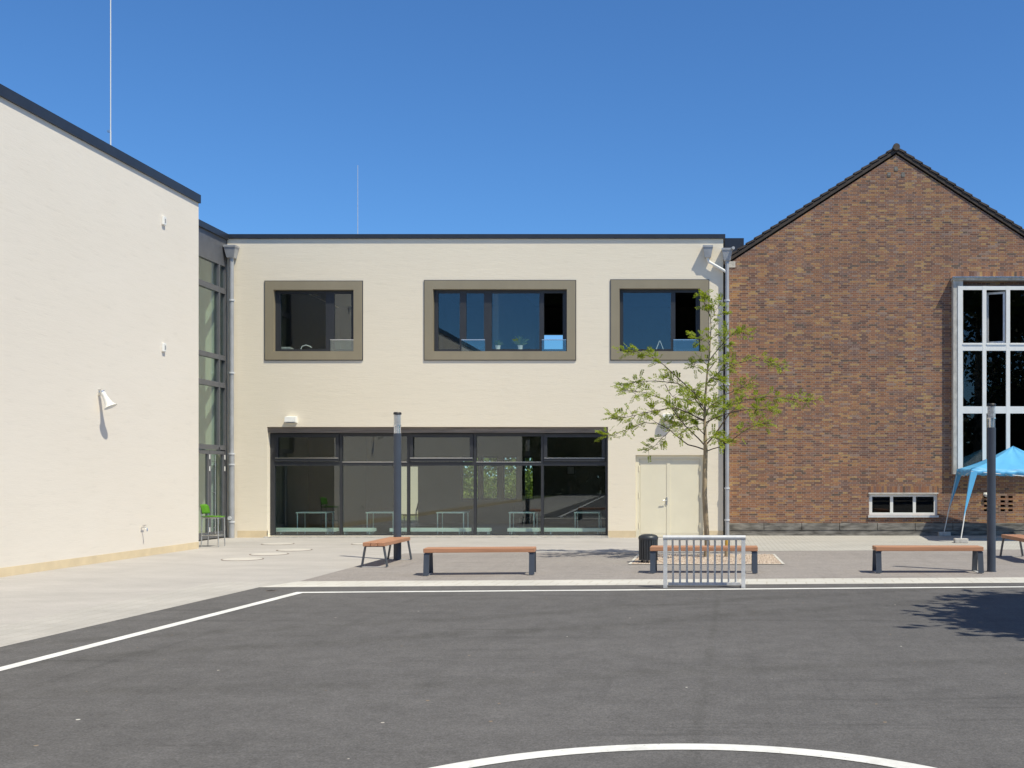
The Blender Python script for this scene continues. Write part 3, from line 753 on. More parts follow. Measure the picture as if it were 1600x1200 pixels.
yh = 20.37; zh = Z(613, yh)
hs = thing('horn_speaker', 'white horn loudspeaker pointing down from the plastered wing wall', 'loudspeaker', (XW, yh, zh))
b = MB(); b.box(0, .02, -.04, .04, -.06, .06); b.box(.02, .10, -.012, .012, -.02, .03); b.build('bracket', M['steelm'], hs)
hn = MB(); ax0 = Vector((.08, -.02, .0)); dr = Vector((.19, .02, -.36)).normalized()
pts = [ax0, ax0 + dr * .04, ax0 + dr * .06, ax0 + dr * .16, ax0 + dr * .24, ax0 + dr * .29, ax0 + dr * .31]
hn.tube(pts, [.04, .048, .042, .052, .070, .098, .12], 18, False); hn.build('horn', M['white'], hs)
MB().tube([ax0 + dr * .25, ax0 + dr * .26], [.072, .074], 16).build('horn_throat', M['cardb'], hs)
MB().tube([ax0 - dr * .02, ax0 + dr * .0], [.045, .045], 14).build('rear_cap', M['steelm'], hs)
for py, lab in ((345, 'small white sensor box high on the plastered wing wall'), (543, 'small white sensor box halfway up the plastered wing wall')):
    yy = -XW * F / (1100 - 254.5); t = thing('sensor_box', lab, 'sensor', (XW, yy, Z(py, yy)), 0, 'sensor boxes on the wing wall')
    MB().bbox(0, .05, -.06, .06, -.09, .09, .008).build('housing', M['white'], t)
    MB().box(.0505, .056, -.02, .02, -.04, .04).build('lens', M['cardb'], t)
yy = -XW * F / (1100 - 220.5); zz = Z(824, yy)
t = thing('garden_tap', 'small metal tap low on the plastered wing wall', 'tap', (XW, yy, zz))
MB().tube([(0, 0, 0), (.09, 0, 0), (.12, 0, -.02), (.12, 0, -.08)], .014, 8).build('spout', M['steelm'], t)
MB().tube([(.06, -.06, .04), (.06, .06, .04)], .010, 8).build('handle', M['steelm'], t)
MB().tube([(.06, 0, 0), (.06, 0, .04)], .008, 8).build('spindle', M['steelm'], t)

t = thing('lightning_rod', 'tall thin white lightning rod on the plastered wing roof', 'lightning rod', (-12.0, 22, 7.7))
MB().box(-.2, .2, -.2, .2, 0, .08).build('base_block', M['concrete'], t)
MB().tube([(0, 0, .08), (0, 0, .9)], .014, 8).build('mast', M['white'], t); MB().tube([(0, 0, .9), (0, 0, 6.5)], .011, 8).build('rod', M['white'], t)
MB().box(-.06, .0, -.02, .02, .88, .92).build('clamp', M['steelm'], t)
t = thing('lightning_rod', 'short thin grey lightning rod on the cream block roof', 'lightning rod', (X(559, 33), 33, 7.62))
MB().box(-.15, .15, -.15, .15, 0, .08).build('base_block', M['concrete'], t)
MB().tube([(0, 0, .08), (0, 0, Z(258, 33) - 7.62)], [.011, .007], 8).build('rod', M['steel'], t)
t = thing('round_vent_lamp', 'small white bulkhead lamp on the brick wall by the vent holes', 'lamp', (X(1541, YB), YB, Z(773.5, YB)))
MB().lathe([(.06, 0), (.06, .05), (.045, .08), (.01, .09)], 16).build('globe', M['white'], t).rotation_euler = (R(90), 0, 0)
MB().box(-.075, .075, -.02, 0, .0, .07).build('mount', M['white'], t)

# ================================================================== BENCHES
SH, SL, SW = .445, 1.80, .40
def make_bench(label, loc, rz, group):
    t = thing('park_bench', label, 'bench', loc, rz, group)
    for k in range(3):
        w_ = SW / 3; y = -SW / 2 + k * w_
        MB().bbox(-SL / 2, SL / 2, y + .004, y + w_ - .004, SH - .07, SH, .007).build('seat_plank', M['bench'], t)
    MB().box(-SL / 2 + .02, -SL / 2 + .11, -.17, .17, SH - .08, SH - .0705).build('seat_bracket', M['benchleg'], t)
    MB().box(SL / 2 - .11, SL / 2 - .02, -.17, .17, SH - .08, SH - .0705).build('seat_bracket', M['benchleg'], t)
    for sx in (-1, 1):
        xx0, xx1 = (-SL / 2 + .005, -SL / 2 + .095) if sx < 0 else (SL / 2 - .095, SL / 2 - .005)
        for sy in (-1, 1):
            yt, yb2 = sy * .165, sy * .225; h2 = .009
            MB().obox([(xx0, yb2 - h2, 0.012), (xx1, yb2 - h2, 0.012), (xx1, yb2 + h2, 0.012), (xx0, yb2 + h2, 0.012)],
                      [(xx0, yt - h2, SH - .081), (xx1, yt - h2, SH - .081), (xx1, yt + h2, SH - .081), (xx0, yt + h2, SH - .081)]).build('leg', M['benchleg'], t)
        MB().box(xx0 + .02, xx1 - .02, -.215, .215, .004, .0115).build('foot_plate', M['steel'], t)
    return t
bg = 'timber benches in the school yard'
b0 = make_bench('timber bench in the yard between the left lamp post and the metal mini goal', (X(751, 17.98), 17.98, .004), R(5), bg)
dup(b0, (X(1100, 18.32), 18.32, .004), R(-1), 'timber bench half hidden behind the metal mini goal', bg)
dup(b0, (X(1449, 18.35), 18.35, .004), R(0), 'timber bench in front of the brick gable, beside the right lamp post', bg)
dup(b0, (-5.88, 20.22, .004), R(91), 'timber bench seen end on, directly in front of the left lamp post', bg)
dup(b0, (6.22, 21.1, .004), R(91), 'timber bench cut off by the right edge of the photo, below the blue gazebo', bg)

# ================================================================== LAMP POSTS
def make_post(label, loc, group):
    t = thing('street_lamp', label, 'lamp post', loc, 0, group)
    r = .073; z1 = 2.45
    MB().lathe([(r, 0), (r, z1)], 28).build('post', M['lamp'], t)
    MB().lathe([(r + .012, 0), (r + .012, .012)], 28).build('base_plate', M['lamp'], t)
    k = MB()
    for i in range(6):
        a = 2 * math.pi * i / 6; k.box(math.cos(a) * .058 - .009, math.cos(a) * .058 + .009, math.sin(a) * .058 - .009, math.sin(a) * .058 + .009, z1, z1 + .15)
    k.lathe([(.05, z1), (.05, z1 + .15)], 20); k.lathe([(r, z1 + .15), (r, z1 + .165)], 24)
    k.build('lantern_core', M['steelm'], t)
    lv = MB(); zz = z1 + .166; pr = []
    for i in range(9): pr += [(.050, zz + i * .022), (.069, zz + i * .022 + .004), (.069, zz + i * .022 + .015), (.050, zz + i * .022 + .02)]
    lv.lathe(pr, 24, sm=False); lv.build('louvre_lens', M['lens'], t)
    MB().lathe([(r + .003, zz + .2), (r + .003, zz + .235), (r - .01, zz + .245)], 28).build('cap', M['black'], t)
    return t
x_, y_ = G(621, 875)
pg = 'anthracite cylinder lamp posts'
lp = make_post('dark cylindrical lamp post behind the end-on bench, in front of the long ground floor window', (x_, y_, .004), pg)
x_, y_ = G(1549, 893.5)
dup(lp, (x_, y_, .004), R(15), 'dark cylindrical lamp post beside the right bench, in front of the blue gazebo', pg)

# ================================================================== LITTER BIN
x_, y_ = G(1013, 879.5)
t = thing('litter_bin', 'dark grey slatted litter bin with domed lid beside the bench end', 'litter bin', (x_, y_, .004))
b = MB(); nb = 22
for i in range(nb):
    a = 2 * math.pi * i / nb; b2 = a + 2 * math.pi / nb * .72
    r0, r1 = .178, .165
    b.obox([(r0 * math.cos(a), r0 * math.sin(a), .06), (r0 * math.cos(b2), r0 * math.sin(b2), .06), (r1 * math.cos(b2), r1 * math.sin(b2), .06), (r1 * math.cos(a), r1 * math.sin(a), .06)],
           [(r0 * math.cos(a), r0 * math.sin(a), .44), (r0 * math.cos(b2), r0 * math.sin(b2), .44), (r1 * math.cos(b2), r1 * math.sin(b2), .44), (r1 * math.cos(a), r1 * math.sin(a), .44)])
b.lathe([(.182, .05), (.182, .075)], 28); b.lathe([(.182, .43), (.182, .45)], 28)
b.build('slatted_body', M['bin'], t)
MB().lathe([(.158, .055), (.158, .43)], 24).build('liner', M['black'], t)
MB().lathe([(.186, .45), (.188, .475), (.170, .505), (.13, .525), (.07, .537), (.01, .54)], 28).build('lid', M['bin'], t)
for a in (.6, 2.7, 4.6):
    MB().box(.13 * math.cos(a) - .02, .13 * math.cos(a) + .02, .13 * math.sin(a) - .02, .13 * math.sin(a) + .02, 0, .05).build('foot', M['bin'], t)

# ================================================================== MINI GOAL
yg = F * H / 177.5; xg = X(1100.5, yg)
t = thing('mini_goal', 'silver metal mini goal with vertical bars at the back edge of the asphalt court', 'goal', (xg, yg, .008))
hw = .595; hh = .755
b = MB(); pw = .03
b.box(-hw, -hw + 2 * pw * .95, -pw, pw, 0, hh - .001); b.box(hw - 2 * pw * .95, hw, -pw, pw, 0, hh - .001); each(b, 'post', M['steel'], t)
MB().tube([(-hw - .004, -.005, hh - .025), (hw + .004, -.005, hh - .025)], .036, 12).build('crossbar', M['steel'], t)
MB().box(-hw + .06, hw - .06, .23, .27, .015, .055).build('rear_rail', M['steel'], t)
sd = MB()
for s_ in (-1, 1): sd.box(s_ * hw - .03 * s_ - .018, s_ * hw - .03 * s_ + .018, .035, .30, .012, .045)
each(sd, 'side_rail', M['steel'], t)
for i in range(10):
    x = -hw + .03 + (i + 1) * (2 * hw - .06) / 11
    MB().tube([(x, .25, .056), (x, .20, .30), (x, .03, hh - .05)], .0155, 8).build('bar', M['steel'], t)

# ================================================================== BLUE GAZEBO
gz = Vector((X(1583, 27.72), 27.72, 0)); rzg = R(-5)
t = thing('gazebo', 'blue pop up gazebo with scalloped edge beside the brick wall', 'gazebo', gz, rzg)
zE, zA, e, ft = 1.80, Z(697, 27.72), 1.24, 1.53
cv = MB(); nn = 28; vs = []; fs = []
corners = [(-e, -e), (e, -e), (e, e), (-e, e)]
for sgm in range(4):                                # four slightly sagging roof panels
    A = Vector((*corners[sgm], zE)); B = Vector((*corners[(sgm + 1) % 4], zE)); P = Vector((0, 0, zA))
    o_ = len(vs)
    for i in range(9):
        for j in range(nn + 1):
            u = i / 8; v = j / nn
            q = (A.lerp(B, v)).lerp(P, u)
            q.z -= .10 * math.sin(math.pi * u) * (1 - u * .3) * (1 - .3 * abs(2 * v - 1)) + .04 * (1 - u) * math.sin(math.pi * v)
            q.z += .006 * math.sin(17 * v + 5 * u + sgm) + .009 * (1 - u) * math.sin(41 * v + 2.3 * sgm) * math.sin(7 * u + 11 * v)
            vs.append(q)
    for i in range(8):
        for j in range(nn):
            a = o_ + i * (nn + 1) + j; fs.append((a, a + 1, a + nn + 2, a + nn + 1))
cv.add(vs, fs, True)
co = cv.build('canopy', M['blue'], t)
co.modifiers.new('Solid', 'SOLIDIFY').thickness = .004
va = MB(); vs = []; fs = []; ns = 72
for sgm in range(4):
    A = Vector((*corners[sgm], zE)); B = Vector((*corners[(sgm + 1) % 4], zE)); nrm = Vector(((A + B).x, (A + B).y, 0)).normalized()
    o_ = len(vs)
    for j in range(ns + 1):
        v = j / ns; q = A.lerp(B, v); sag = .04 * math.sin(math.pi * v)
        sc_ = abs(math.sin(v * math.pi * 9)); bow = nrm * .018 * math.sin(v * 23)
        vs.append(q - Vector((0, 0, sag))); vs.append(q - Vector((0, 0, sag + .10 + .05 * sc_)) + bow)
    for j in range(ns): a = o_ + 2 * j; fs.append((a, a + 2, a + 3, a + 1))
va.add(vs, fs, True); vo = va.build('valance', M['blue'], co); vo.modifiers.new('Solid', 'SOLIDIFY').thickness = .004
for k, (cx_, cy_) in enumerate(corners):
    sx, sy = math.copysign(1, cx_), math.copysign(1, cy_)
    top = Vector((cx_ * .985, cy_ * .985, zE - .02)); foot = Vector((sx * ft, sy * ft, .11))
    lg = MB().tube([foot, top], .014, 8); lo = lg.build('leg', M['white'], t)
    d1 = top.lerp(foot, .72)
    dr_ = MB(); wx, wy = Vector((-sx * .17, 0, 0)), Vector((0, -sy * .17, 0)); out = Vector((sx, sy, 0)).normalized() * .022
    dr_.add([top + out, top + wx + out, d1 + out * 1.0, top + wy + out], [(0, 1, 2), (0, 2, 3)])
    do = dr_.build('leg_drape', M['blue'], lo); do.modifiers.new('Solid', 'SOLIDIFY').thickness = .004
fm = MB()
for sgm in range(4):
    A = Vector((*corners[sgm], zE - .06)); B = Vector((*corners[(sgm + 1) % 4], zE - .06)); Mx = A.lerp(B, .5) - Vector((0, 0, .12))
    fm.tube([A, Mx], .01, 6); fm.tube([Mx, B], .01, 6)
fm.build('scissor_frame', M['steel'], t)
Rz = Matrix.Rotation(rzg, 4, 'Z')
for (sx, sy), lab in (((-1, -1), 'grey concrete block under the front left gazebo leg'), ((-1, 1), 'grey concrete block under the back left gazebo leg, against the wall'),
                      ((1, -1), 'grey concrete block under the front right gazebo leg'), ((1, 1), 'grey concrete block under the back right gazebo leg')):
    q = gz + Rz @ Vector((sx * ft, sy * ft, 0))
    b = MB().bbox(-.16, .16, -.11, .11, 0, .105, .008); b.box(-.05, .05, -.112, -.09, .02, .07)
    o = b.build('concrete_block', M['concrete']); o.location = (q.x, q.y, .007); o.rotation_euler = (0, 0, R(4 * sx)); tag(o, lab, 'block', 'gazebo weights')

# ================================================================== GREEN CHAIR BY THE WING CORNER
t = thing('high_chair', 'green plastic high chair on metal legs at the wing corner', 'chair', (-11.27, 24.98, 0), R(3))
sh = .69
ss = MB(); vs = []; 
for i in range(7):
    for j in range(7):
        u = (i / 6 - .5) * .40; v = (j / 6 - .5) * .40
        vs.append((u, v, sh + .02 * ((u / .2) ** 2) * .4 + .02 * ((v / .2) ** 2) - .012 * (u > .12)))
ss.add(vs, [(i * 7 + j, (i + 1) * 7 + j, (i + 1) * 7 + j + 1, i * 7 + j + 1) for i in range(6) for j in range(6)], True)
o = ss.build('seat', M['green'], t); o.modifiers.new('Solid', 'SOLIDIFY').thickness = .012
bb = MB(); vs = []
for i in range(9):
    for j in range(6):
        v = (i / 8 - .5) * .42; w_ = j / 5
        vs.append((-.21 + .07 * (v / .21) ** 2 - .05 * w_, v, sh + .07 + .215 * w_ - .03 * (abs(v) > .19) * (w_ > .9)))
bb.add(vs, [(i * 6 + j, (i + 1) * 6 + j, (i + 1) * 6 + j + 1, i * 6 + j + 1) for i in range(8) for j in range(5)], True)
o = bb.build('backrest', M['green'], t); o.modifiers.new('Solid', 'SOLIDIFY').thickness = .012
for sx in (-1, 1):
    for sy in (-1, 1):
        pts = [(sx * .19, sy * .19, 0), (sx * .18, sy * .185, sh - .015)]
        if sx < 0: pts += [(-.20, sy * .185, sh + .17)]
        MB().tube(pts, .014, 8).build('leg', M['steelm'], t)
fr = MB(); q = .186
for a, b in (((-q, -q), (q, -q)), ((q, -q), (q, q)), ((q, q), (-q, q)), ((-q, q), (-q, -q))): fr.tube([(*a, .27), (*b, .27)], .011, 8); fr.tube([(*a, sh - .02), (*b, sh - .02)], .011, 8)
fr.build('footrest', M['steelm'], t)

# ================================================================== MANHOLE COVERS
mlabs = [((379, 874), .75, 'round pale manhole cover nearest the camera, by the plastered wing'),
         ((420.5, 866), .74, 'second nearest round pale manhole cover near the downpipe'),
         ((460, 859.5), .72, 'round pale manhole cover third from the camera, in front of the long window'),
         ((434, 850), .72, 'round pale manhole cover nearest the facade, left of the long window'),
         ((570, 850.0), .60, 'pale manhole cover close behind the end-on bench')]
for (px, py), d_, lab in mlabs:
    x_, y_ = G(px, py)
    t = thing('manhole_cover', lab, 'manhole cover', (x_, y_, 0), 0, 'manhole covers in the pale paving')
    MB().lathe([(d_ / 2 + .014, 0), (d_ / 2 + .014, .006)], 40).build('rim', M['rim'], t)
    MB().lathe([(d_ / 2 - .012, .006), (d_ / 2 - .018, .010)], 40).build('lid', M['cover'], t)

x_, y_ = G(424, 923.5)
t = thing('floor_drain', 'tiny dark round drain in the asphalt by the corner of the court line', 'drain', (x_, y_, .004))
MB().lathe([(.07, 0), (.07, .005)], 20).build('drain_rim', M['rim'], t); MB().lathe([(.055, .005), (.055, .008)], 20).build('grate', M['black'], t)
# ================================================================== TREE BED + YOUNG TREE
gp = [G(986, 882.5), G(1222, 882.5), G(1207, 867), G(1000, 867)]
struct(MB().sheet(gp, .012).build('gravel_bed_ground', M['gravelbase']))
pb = MB(); r2 = random.Random(3)
for i in range(2600):
    u, v = r2.random(), r2.random()
    A = Vector(gp[0]).lerp(Vector(gp[1]), u); B = Vector(gp[3]).lerp(Vector(gp[2]), u); q = A.lerp(B, v); s_ = r2.uniform(.008, .02); a = r2.random() * 6
    pb.add([(q.x + s_ * math.cos(a), q.y + s_ * math.sin(a), .012), (q.x + s_ * math.cos(a + 2.1), q.y + s_ * math.sin(a + 2.1), .012), (q.x + s_ * math.cos(a + 4.2), q.y + s_ * math.sin(a + 4.2), .012), (q.x, q.y, .014 + s_ * .8)],
           [(0, 1, 3), (1, 2, 3), (2, 0, 3)])
struct(pb.build('gravel', M['pebble']), 'stuff')
ke = MB()
for i in range(4):
    a, b = Vector(gp[i]), Vector(gp[(i + 1) % 4]); d_ = (b - a).normalized(); nrm = Vector((d_.y, -d_.x)) * .05
    if i % 2 == 0: a = a - d_ * .05; b = b + d_ * .05
    ke.add([(*a, .016), (*b, .016), (*(b + nrm), .016), (*(a + nrm), .016)], [(0, 1, 2, 3)])
struct(ke.build('path_bed_edging', M['strip']))
x_, y_ = G(1136, 871)
t = thing('tree_stake', 'short yellow stake standing in the gravel tree bed', 'stake', (x_, y_, .012))
MB().tube([(0, 0, 0), (.005, 0, .40)], .045, 10).build('stake', M['yellow'], t); MB().tube([(0, 0, 0), (0, 0, .13)], .052, 10).build('stake_foot', M['bark'], t)

YT = 21.75; xt = X(1104, YT)
tree = thing('young_tree', 'slender young tree with sparse light green pinnate leaves in the gravel bed', 'tree', (xt, YT, .012))
def tp(px, py, dy=0.0): return Vector((X(px, YT) * (1) + dy * (px - 1100) / F - xt, dy, Z(py, YT) + dy * (742 - py) / F - .012))
tr = MB()
tr.tube([(0, 0, 0), (.015, 0, .25), tp(1104, 830), tp(1101, 775), tp(1101.5, 735), tp(1102.5, 705), tp(1102, 692), tp(1101, 650), tp(1102, 620), tp(1105, 585), tp(1109, 550), tp(1111, 510), tp(1108, 470)],
        [.062, .056, .052, .050, .047, .044, .036, .028, .024, .019, .014, .009, .004], 12)
tr.build('trunk', M['bark'], tree)
rt = random.Random(11)
brs = [([(1102, 703), (1075, 695), (1062, 685), (1047, 672), (1027, 660), (1007, 661), (982, 670), (957, 680), (943, 683)], .3, .4),
       ([(1047, 672), (1035, 685), (1022, 697), (1012, 705)], .2, .3),
       ([(1102, 697), (1080, 675), (1062, 655), (1040, 625), (1012, 614), (975, 610)], -.5, .4),
       ([(1102, 628), (1075, 605), (1050, 582), (1027, 562), (1000, 550), (972, 548)], .4, .35),
       ([(1102, 657), (1078, 646), (1055, 638), (1030, 640), (1005, 645), (980, 652), (956, 650)], -.9, .4),
       ([(1104, 694), (1122, 672), (1140, 647), (1160, 625), (1200, 620), (1240, 624), (1275, 627)], .2, .5),
       ([(1104, 705), (1125, 698), (1150, 683), (1175, 667), (1197, 660)], -.5, .4),
       ([(1104, 600), (1125, 580), (1150, 568), (1187, 562), (1218, 572)], .5, .35),
       ([(1109, 562), (1130, 535), (1150, 517), (1172, 523)], -.3, .3),
       ([(1102, 632), (1120, 622), (1150, 610), (1177, 597)], .9, .4),
       ([(1102, 645), (1078, 612), (1060, 600), (1030, 596), (1000, 596), (976, 602)], .8, .4),
       ([(1103, 660), (1130, 648), (1165, 640), (1210, 642)], -1.0, .4),
       ([(1107, 572), (1095, 560), (1080, 574)], .5, .3),
       ([(1110, 540), (1100, 530), (1088, 532)], -.3, .2), ([(1110, 530), (1122, 522), (1130, 535)], .4, .3),
       ([(1110, 500), (1118, 488), (1126, 470)], .2, .2), ([(1110, 495), (1103, 480), (1100, 462)], -.2, .2),
       ([(1102, 680), (1088, 665), (1075, 668), (1060, 680)], -1.0, .4), ([(1102, 670), (1110, 655), (1118, 650), (1125, 640)], 1.1, .5),
       ([(1102, 640), (1090, 625), (1083, 608)], -1.2, .5), ([(1103, 650), (1108, 635), (1122, 628)], -1.3, .5),
       ([(1103, 600), (1112, 590), (1125, 595)], -.8, .4), ([(1102, 690), (1112, 682), (1133, 690)], -1.0, .4), ([(1106, 580), (1120, 560), (1140, 570)], -.7, .3),
       ([(1103, 660), (1085, 650), (1070, 640)], 1.2, .4), ([(1102, 655), (1075, 655), (1050, 662)], 1.0, .4), ([(1040, 602), (1050, 620), (1080, 625)], -.3, .4)]
bm = MB(); lm = MB()
def pinnate(p, d, L_, rt):
    """one pinnate leaf: a thin arching rachis with paired leaflets"""
    d = d.normalized(); up = Vector((0, 0, 1)); side = d.cross(up)
    if side.length < .1: side = Vector((1, 0, 0))
    side.normalize(); tw = rt.uniform(-.7, .7); nrm = side.cross(d)
    side = (side * math.cos(tw) + nrm * math.sin(tw)).normalized(); nrm = side.cross(d)
    n_ = 7
    for i in range(1, n_ + 1):
        u = i / n_; q = p + d * (L_ * u) - Vector((0, 0, (.05 + .2 * tw * tw) * L_ * u * u))
        ll = .056 * (1 - .35 * abs(u - .45)) * rt.uniform(.8, 1.2); ww = ll * .44
        for s_ in (-1, 1):
            f = (d * .45 + side * s_ * rt.uniform(.75, 1.0) + nrm * rt.uniform(-.35, .25)).normalized(); a = f.cross(nrm + Vector((rt.uniform(-.4, .4), rt.uniform(-.4, .4), 0))).normalized()
            lm.add([q, q + f * ll * .5 + a * ww * .5, q + f * ll, q + f * ll * .5 - a * ww * .5], [(0, 1, 2, 3)])
for pts, dy, jit in brs:
    P = []
    n_ = len(pts)
    for i, (px, py) in enumerate(pts):
        u = i / (n_ - 1); P.append(tp(px, py, dy * u ** .8))
    if P[0].x > 99: continue
    Q = [P[0]]
    for i in range(len(P) - 1):
        for k in (1, 2): Q.append(P[i].lerp(P[i + 1], k / 2) + Vector((rt.uniform(-1, 1), rt.uniform(-1, 1), rt.uniform(-1, 1))) * .012)
    tot = sum((Q[i + 1] - Q[i]).length for i in range(len(Q) - 1)); r0 = .0055 + .0042 * tot
    if tot < .6: r0 = .0055
    bm.tube(Q, [r0 * (1 - .85 * i / (len(Q) - 1)) for i in range(len(Q))], 6)
    acc = 0
    for i in range(len(Q) - 1):
        seg = Q[i + 1] - Q[i]; acc += seg.length; u = acc / tot
        if u < .34: continue
        dens = 5.5 + 15 * u * (2.6 if i > len(Q) - 4 else 1)
        for k in range(max(1, int(dens * seg.length * 2.0))):
            if rt.random() < .22: continue
            q = Q[i].lerp(Q[i + 1], rt.random())
            d = (seg.normalized() * rt.uniform(-.1, 1.0) + Vector((rt.uniform(-1, 1), rt.uniform(-1, 1), rt.uniform(-.5, .75)))).normalized()
            tl = rt.uniform(.02, .13)
            q2 = q + d * tl; bm.tube([q, q2], [.004, .002], 4, False)
            pinnate(q2, d, rt.uniform(.09, .19), rt)
        if rt.random() < .5 and i < len(Q) - 2:      # tuft side twig
            d = (seg.normalized() * .7 + Vector((rt.uniform(-1, 1), rt.uniform(-1, 1), rt.uniform(-.3, .8)))).normalized(); Lt = rt.uniform(.12, .32)
            q2 = Q[i] + d * Lt; bm.tube([Q[i], q2], [.005, .002], 4, False)
            for k in range(6): pinnate(Q[i].lerp(q2, .4 + .6 * rt.random()), (d + Vector((rt.uniform(-.8, .8), rt.uniform(-.8, .8), rt.uniform(-.4, .5)))), rt.uniform(.09, .18), rt)
for z_ in (470, 480, 492, 505, 520, 535, 550, 565, 580, 600, 615, 635):
    for k in range(2):
        d = Vector((rt.uniform(-1, 1), rt.uniform(-1, 1), rt.uniform(-.2, .7))).normalized(); p0 = tp(1109 if z_ < 560 else 1103, z_)
        bm.tube([p0, p0 + d * .1], [.004, .002], 4, False)
        for q in range(2): pinnate(p0 + d * rt.uniform(.05, .12), d + Vector((rt.uniform(-.5, .5), rt.uniform(-.5, .5), rt.uniform(-.4, .4))), rt.uniform(.08, .16), rt)
bm.build('branches', M['twig'], tree)
lm.build('foliage', M['leaf'], tree)

# ================================================================== BIG TREES (beside and behind the viewpoint, behind the block)
def big_tree(name, label, loc, Ht, Rc, zc0, m, nl, seed, ls=.16, group=None):
    r = random.Random(seed)
    t = thing(name, label, 'tree', loc, 0, group)
    k = MB(); k.tube([(0, 0, 0), (.05, .02, Ht * .3), (0, .05, Ht * .6), (.05, 0, Ht * .92)], [.035 * Ht * .6, .03 * Ht * .55, .018 * Ht * .5, .02], 10)
    f = MB(); cl = []
    for i in range(16):
        a = r.random() * 6.283; hgt = zc0 + (Ht - zc0) * r.random(); rr = Rc * (1 - .65 * max(0, (hgt - zc0) / (Ht - zc0) - .35)) * r.uniform(.55, 1)
        e = Vector((rr * math.cos(a), rr * math.sin(a), hgt)); s0 = Vector((0, 0, max(zc0 * .8, hgt - rr * .6)))
        k.tube([s0, s0.lerp(e, .5) + Vector((0, 0, .1 * rr)), e], [.05, .03, .01], 5); cl.append((e, rr)); cl.append((s0.lerp(e, .6), rr))
    cl.append((Vector((0, 0, Ht * .93)), Rc * .4))
    for i in range(nl):
        e, rr = cl[r.randrange(len(cl))]; sp_ = Rc * .30
        q = e + Vector((r.gauss(0, sp_ * .62), r.gauss(0, sp_ * .62), r.gauss(0, sp_ * .48)))
        a = Vector((r.uniform(-1, 1), r.uniform(-1, 1), r.uniform(-1, 1))).normalized(); b = a.cross(Vector((r.uniform(-1, 1), r.uniform(-1, 1), r.uniform(-1, 1)))).normalized(); s_ = ls * r.uniform(.6, 1.3)
        f.add([q, q + a * s_ * .5 + b * s_ * .25, q + a * s_, q + a * s_ * .5 - b * s_ * .25], [(0, 1, 2, 3)])
    k.build('trunk', M['bark'], t); f.build('crown', m, t); return t
for i, (x_, y_, hh_) in enumerate(((-17, -33, 8.5), (-11.5, -35, 9.0), (-5.5, -34, 8.2), (.5, -33, 7.6))):
    big_tree('boundary_tree', ['low dark tree behind the viewpoint mirrored at the left of the last window bay', 'tallest of the low dark trees behind the viewpoint, mirrored in the last window bay', 'low dark tree behind the viewpoint mirrored at the right of the last window bay', 'smallest low dark tree straight behind the viewpoint'][i],
             (x_, y_, 0), hh_, 4.2, 1.0, M['leafdark'], 5000, 60 + i, .6, 'low trees behind the viewpoint')
bh_ = MB(); r6 = random.Random(14)  # unseen hedge added to keep sky out of the last bay's reflection
for i in range(9000):
    q = Vector((r6.uniform(-34, 42), -37 + r6.gauss(0, .5), r6.uniform(0, 4.6)))
    a = Vector((r6.uniform(-1, 1), r6.uniform(-.6, .6), r6.uniform(-1, 1))).normalized(); b = a.cross(Vector((r6.uniform(-.5, .5), 1, r6.uniform(-.5, .5)))).normalized(); s_ = r6.uniform(.5, 1.0)
    bh_.add([q, q + a * s_ * .5 + b * s_ * .3, q + a * s_, q + a * s_ * .5 - b * s_ * .3], [(0, 1, 2, 3)])
tag(bh_.build('added_hedge', M['leafdark'], None, (4, -37, 0)), 'long unseen dark hedge added behind the viewpoint to darken the reflection in the last window bay', 'hedge')
big_tree('yard_tree', 'leafy tree beyond the right edge of the photo whose shadow falls on the court', (7.40, 10.75, 0), 6.1, 2.15, 3.6, M['leafdark'], 22000, 5, .32)
for i, (x_, y_, hh_) in enumerate(((17, -9, 17), (24, -13, 19), (11, -17, 16), (31, -8, 17), (21, -20, 20))):
    big_tree('shade_tree', ['tall dark tree behind the viewpoint mirrored in the bay window', 'broad dark tree behind the viewpoint, far to its right', 'dark tree straight behind the viewpoint', 'dark tree behind the viewpoint at the far right edge of the yard', 'tallest dark tree at the back of the yard behind the viewpoint'][i],
             (x_, y_, 0), hh_, 5.2, 2.5, M['leafdark'], 5000, 20 + i, .55, 'trees behind the viewpoint')
for i, (x_, y_) in enumerate(((-11.6, 51), (-8.6, 53), (-5.2, 51.5))):
    big_tree('garden_tree', ['leafy green tree seen through the long window, leftmost of three behind the block', 'leafy green tree seen through the long window, middle of three behind the block', 'leafy green tree seen through the long window, rightmost of three behind the block'][i],
             (x_, y_, 0), 5.6, 2.3, .6, M['leafmid'], 3500, 40 + i, .28, 'trees behind the cream block')
hg = MB(); r4 = random.Random(9)
for i in range(9000):
    q = Vector((r4.uniform(-11.2, -3.5), 45.5 + r4.gauss(0, .35), abs(r4.gauss(.7, .55)))); q.z = min(q.z, 1.75 + .35 * math.sin(q.x * 2.1))
    a = Vector((r4.uniform(-1, 1), r4.uniform(-1, 1), r4.uniform(-1, 1))).normalized(); b = a.cross(Vector((r4.uniform(-1, 1), r4.uniform(-1, 1), .3))).normalized(); s_ = r4.uniform(.09, .2)
    hg.add([q, q + a * s_ * .5 + b * s_ * .28, q + a * s_, q + a * s_ * .5 - b * s_ * .28], [(0, 1, 2, 3)])
tag(hg.build('hedge', M['leafmid'], None, (-7, 45.5, 0)), 'green hedge in the garden seen through the long ground floor window', 'hedge')
gw = MB(); gw.box(-15.5, -11.4, 45.8, 46, 0, 3.2); gw.box(-15.55, -11.35, 45.75, 46.05, 3.2, 3.28)
tag(gw.build('garden_wall', M['cream'], None, (-13.5, 45.9, 0)), 'pale sunlit wall seen through the doorway behind the left lamp post', 'wall')

